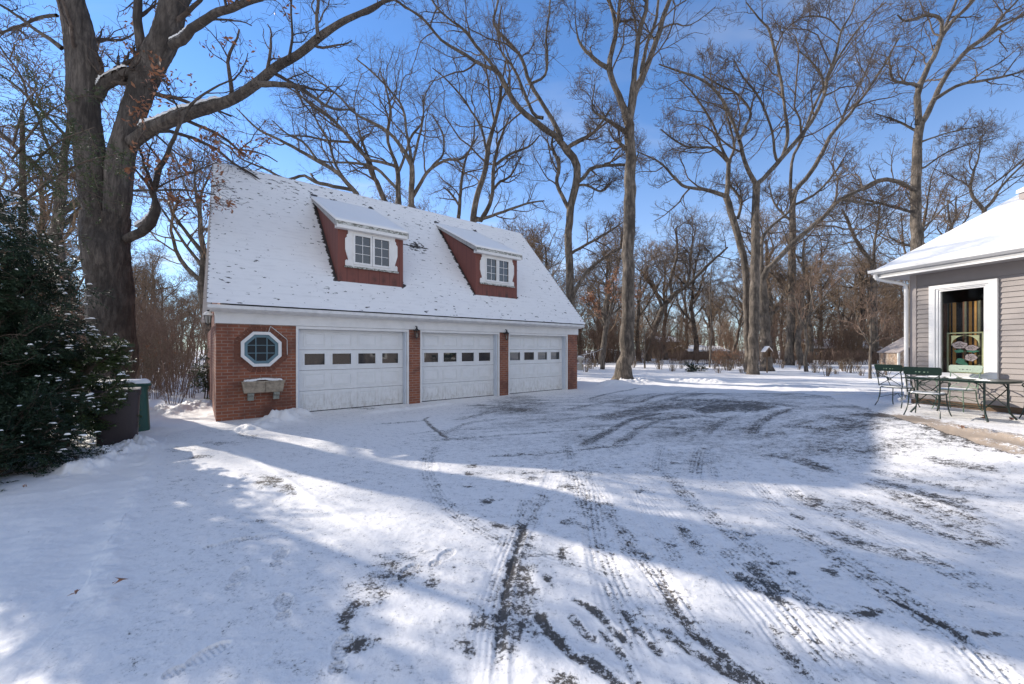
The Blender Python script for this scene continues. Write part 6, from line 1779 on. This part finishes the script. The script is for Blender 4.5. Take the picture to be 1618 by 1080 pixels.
# ------------------------------------------------------------------ daylight
sun_dir = Vector((-.873*math.cos(R(26)), .488*math.cos(R(26)), math.sin(R(26)))).normalized()
sd = bpy.data.lights.new('sun', 'SUN'); sd.energy = 5.0; sd.angle = R(.55); sd.color = (1, .935, .84)
so = bpy.data.objects.new('sun', sd); C.objects.link(so)
so.rotation_euler = (-sun_dir).to_track_quat('-Z', 'Y').to_euler()
so.location = (-20, 12, 20)
w = bpy.data.worlds.new('World'); bpy.context.scene.world = w; w.use_nodes = True
nt = w.node_tree; nt.nodes.clear()
out = nt.nodes.new('ShaderNodeOutputWorld'); bg = nt.nodes.new('ShaderNodeBackground')
sky = nt.nodes.new('ShaderNodeTexSky'); sky.sky_type = 'NISHITA'; sky.sun_disc = False
sky.sun_elevation = R(26); sky.sun_rotation = math.atan2(sun_dir.x, sun_dir.y)
sky.air_density = 1.0; sky.dust_density = 0; sky.ozone_density = 2.5; sky.altitude = 200
tc = nt.nodes.new('ShaderNodeTexCoord')
sep = nt.nodes.new('ShaderNodeSeparateXYZ'); nt.links.new(tc.outputs['Generated'], sep.inputs[0])
def wm_(op, a, b):
    n = nt.nodes.new('ShaderNodeMath'); n.operation = op
    for i, v in enumerate((a, b)):
        if hasattr(v, 'links'): nt.links.new(v, n.inputs[i])
        else: n.inputs[i].default_value = v
    return n.outputs[0]
# thin high cloud, projected on a flat layer so streaks flatten towards the horizon
zc = wm_('MAXIMUM', wm_('ADD', sep.outputs[2], .12), .05)
cb = nt.nodes.new('ShaderNodeCombineXYZ')
nt.links.new(wm_('DIVIDE', sep.outputs[0], zc), cb.inputs[0]); nt.links.new(wm_('DIVIDE', sep.outputs[1], zc), cb.inputs[1])
mp = nt.nodes.new('ShaderNodeMapping'); mp.inputs['Scale'].default_value = (.55, 1.5, 1); mp.inputs['Rotation'].default_value = (0, 0, R(12)); nt.links.new(cb.outputs[0], mp.inputs[0])
nz = nt.nodes.new('ShaderNodeTexNoise'); nz.inputs['Scale'].default_value = .9; nz.inputs['Detail'].default_value = 6; nz.inputs['Roughness'].default_value = .58; nz.inputs['Distortion'].default_value = .35
nt.links.new(mp.outputs[0], nz.inputs['Vector'])
mr = nt.nodes.new('ShaderNodeMapRange'); mr.interpolation_type = 'SMOOTHSTEP'; mr.inputs[1].default_value = .50; mr.inputs[2].default_value = .82; mr.inputs[3].default_value = 0; mr.inputs[4].default_value = .62
nt.links.new(nz.outputs[0], mr.inputs[0])
mx = nt.nodes.new('ShaderNodeMix'); mx.data_type = 'RGBA'; 
hz_ = nt.nodes.new('ShaderNodeMapRange'); hz_.interpolation_type = 'SMOOTHSTEP'; hz_.inputs[1].default_value = .55; hz_.inputs[2].default_value = .0; hz_.inputs[3].default_value = 0; hz_.inputs[4].default_value = .36
nt.links.new(sep.outputs[2], hz_.inputs[0])
bk = nt.nodes.new('ShaderNodeMapRange'); bk.interpolation_type = 'SMOOTHSTEP'; bk.inputs[1].default_value = .15; bk.inputs[2].default_value = -.45; bk.inputs[3].default_value = 0; bk.inputs[4].default_value = .50
nt.links.new(sep.outputs[1], bk.inputs[0])          # unseen bright cloud added behind the viewer to whiten the ambient light
nt.links.new(wm_('MINIMUM', wm_('ADD', wm_('ADD', mr.outputs[0], bk.outputs[0]), hz_.outputs[0]), 1.0), mx.inputs[0])

tint = nt.nodes.new('ShaderNodeMix'); tint.data_type = 'RGBA'; tint.blend_type = 'MULTIPLY'; tint.inputs[0].default_value = 1
nt.links.new(sky.outputs[0], tint.inputs[6]); tint.inputs[7].default_value = SKY_TINT
nt.links.new(tint.outputs[2], mx.inputs[6]); mx.inputs[7].default_value = CLOUD
nt.links.new(mx.outputs[2], bg.inputs[0]); bg.inputs[1].default_value = SKY_STRENGTH
nt.links.new(bg.outputs[0], out.inputs[0])

# ------------------------------------------------------------------ camera and film
cd = bpy.data.cameras.new('camera'); cam = bpy.data.objects.new('camera', cd); C.objects.link(cam)
cam.location = (0, 0, CZ); cam.rotation_euler = (R(90), 0, 0)
cd.sensor_width = 36; cd.lens = FPX/1618*36; cd.shift_y = (HY-540)/1618; cd.clip_end = 2000; cd.clip_start = .05
sc = bpy.context.scene; sc.camera = cam
sc.view_settings.view_transform = 'Standard'; sc.view_settings.look = 'None'; sc.view_settings.exposure = EXPOSURE; sc.view_settings.gamma = 1
sc.cycles.use_denoising = True; sc.cycles.max_bounces = 6; sc.cycles.diffuse_bounces = 3; sc.cycles.glossy_bounces = 3; sc.cycles.transparent_max_bounces = 6
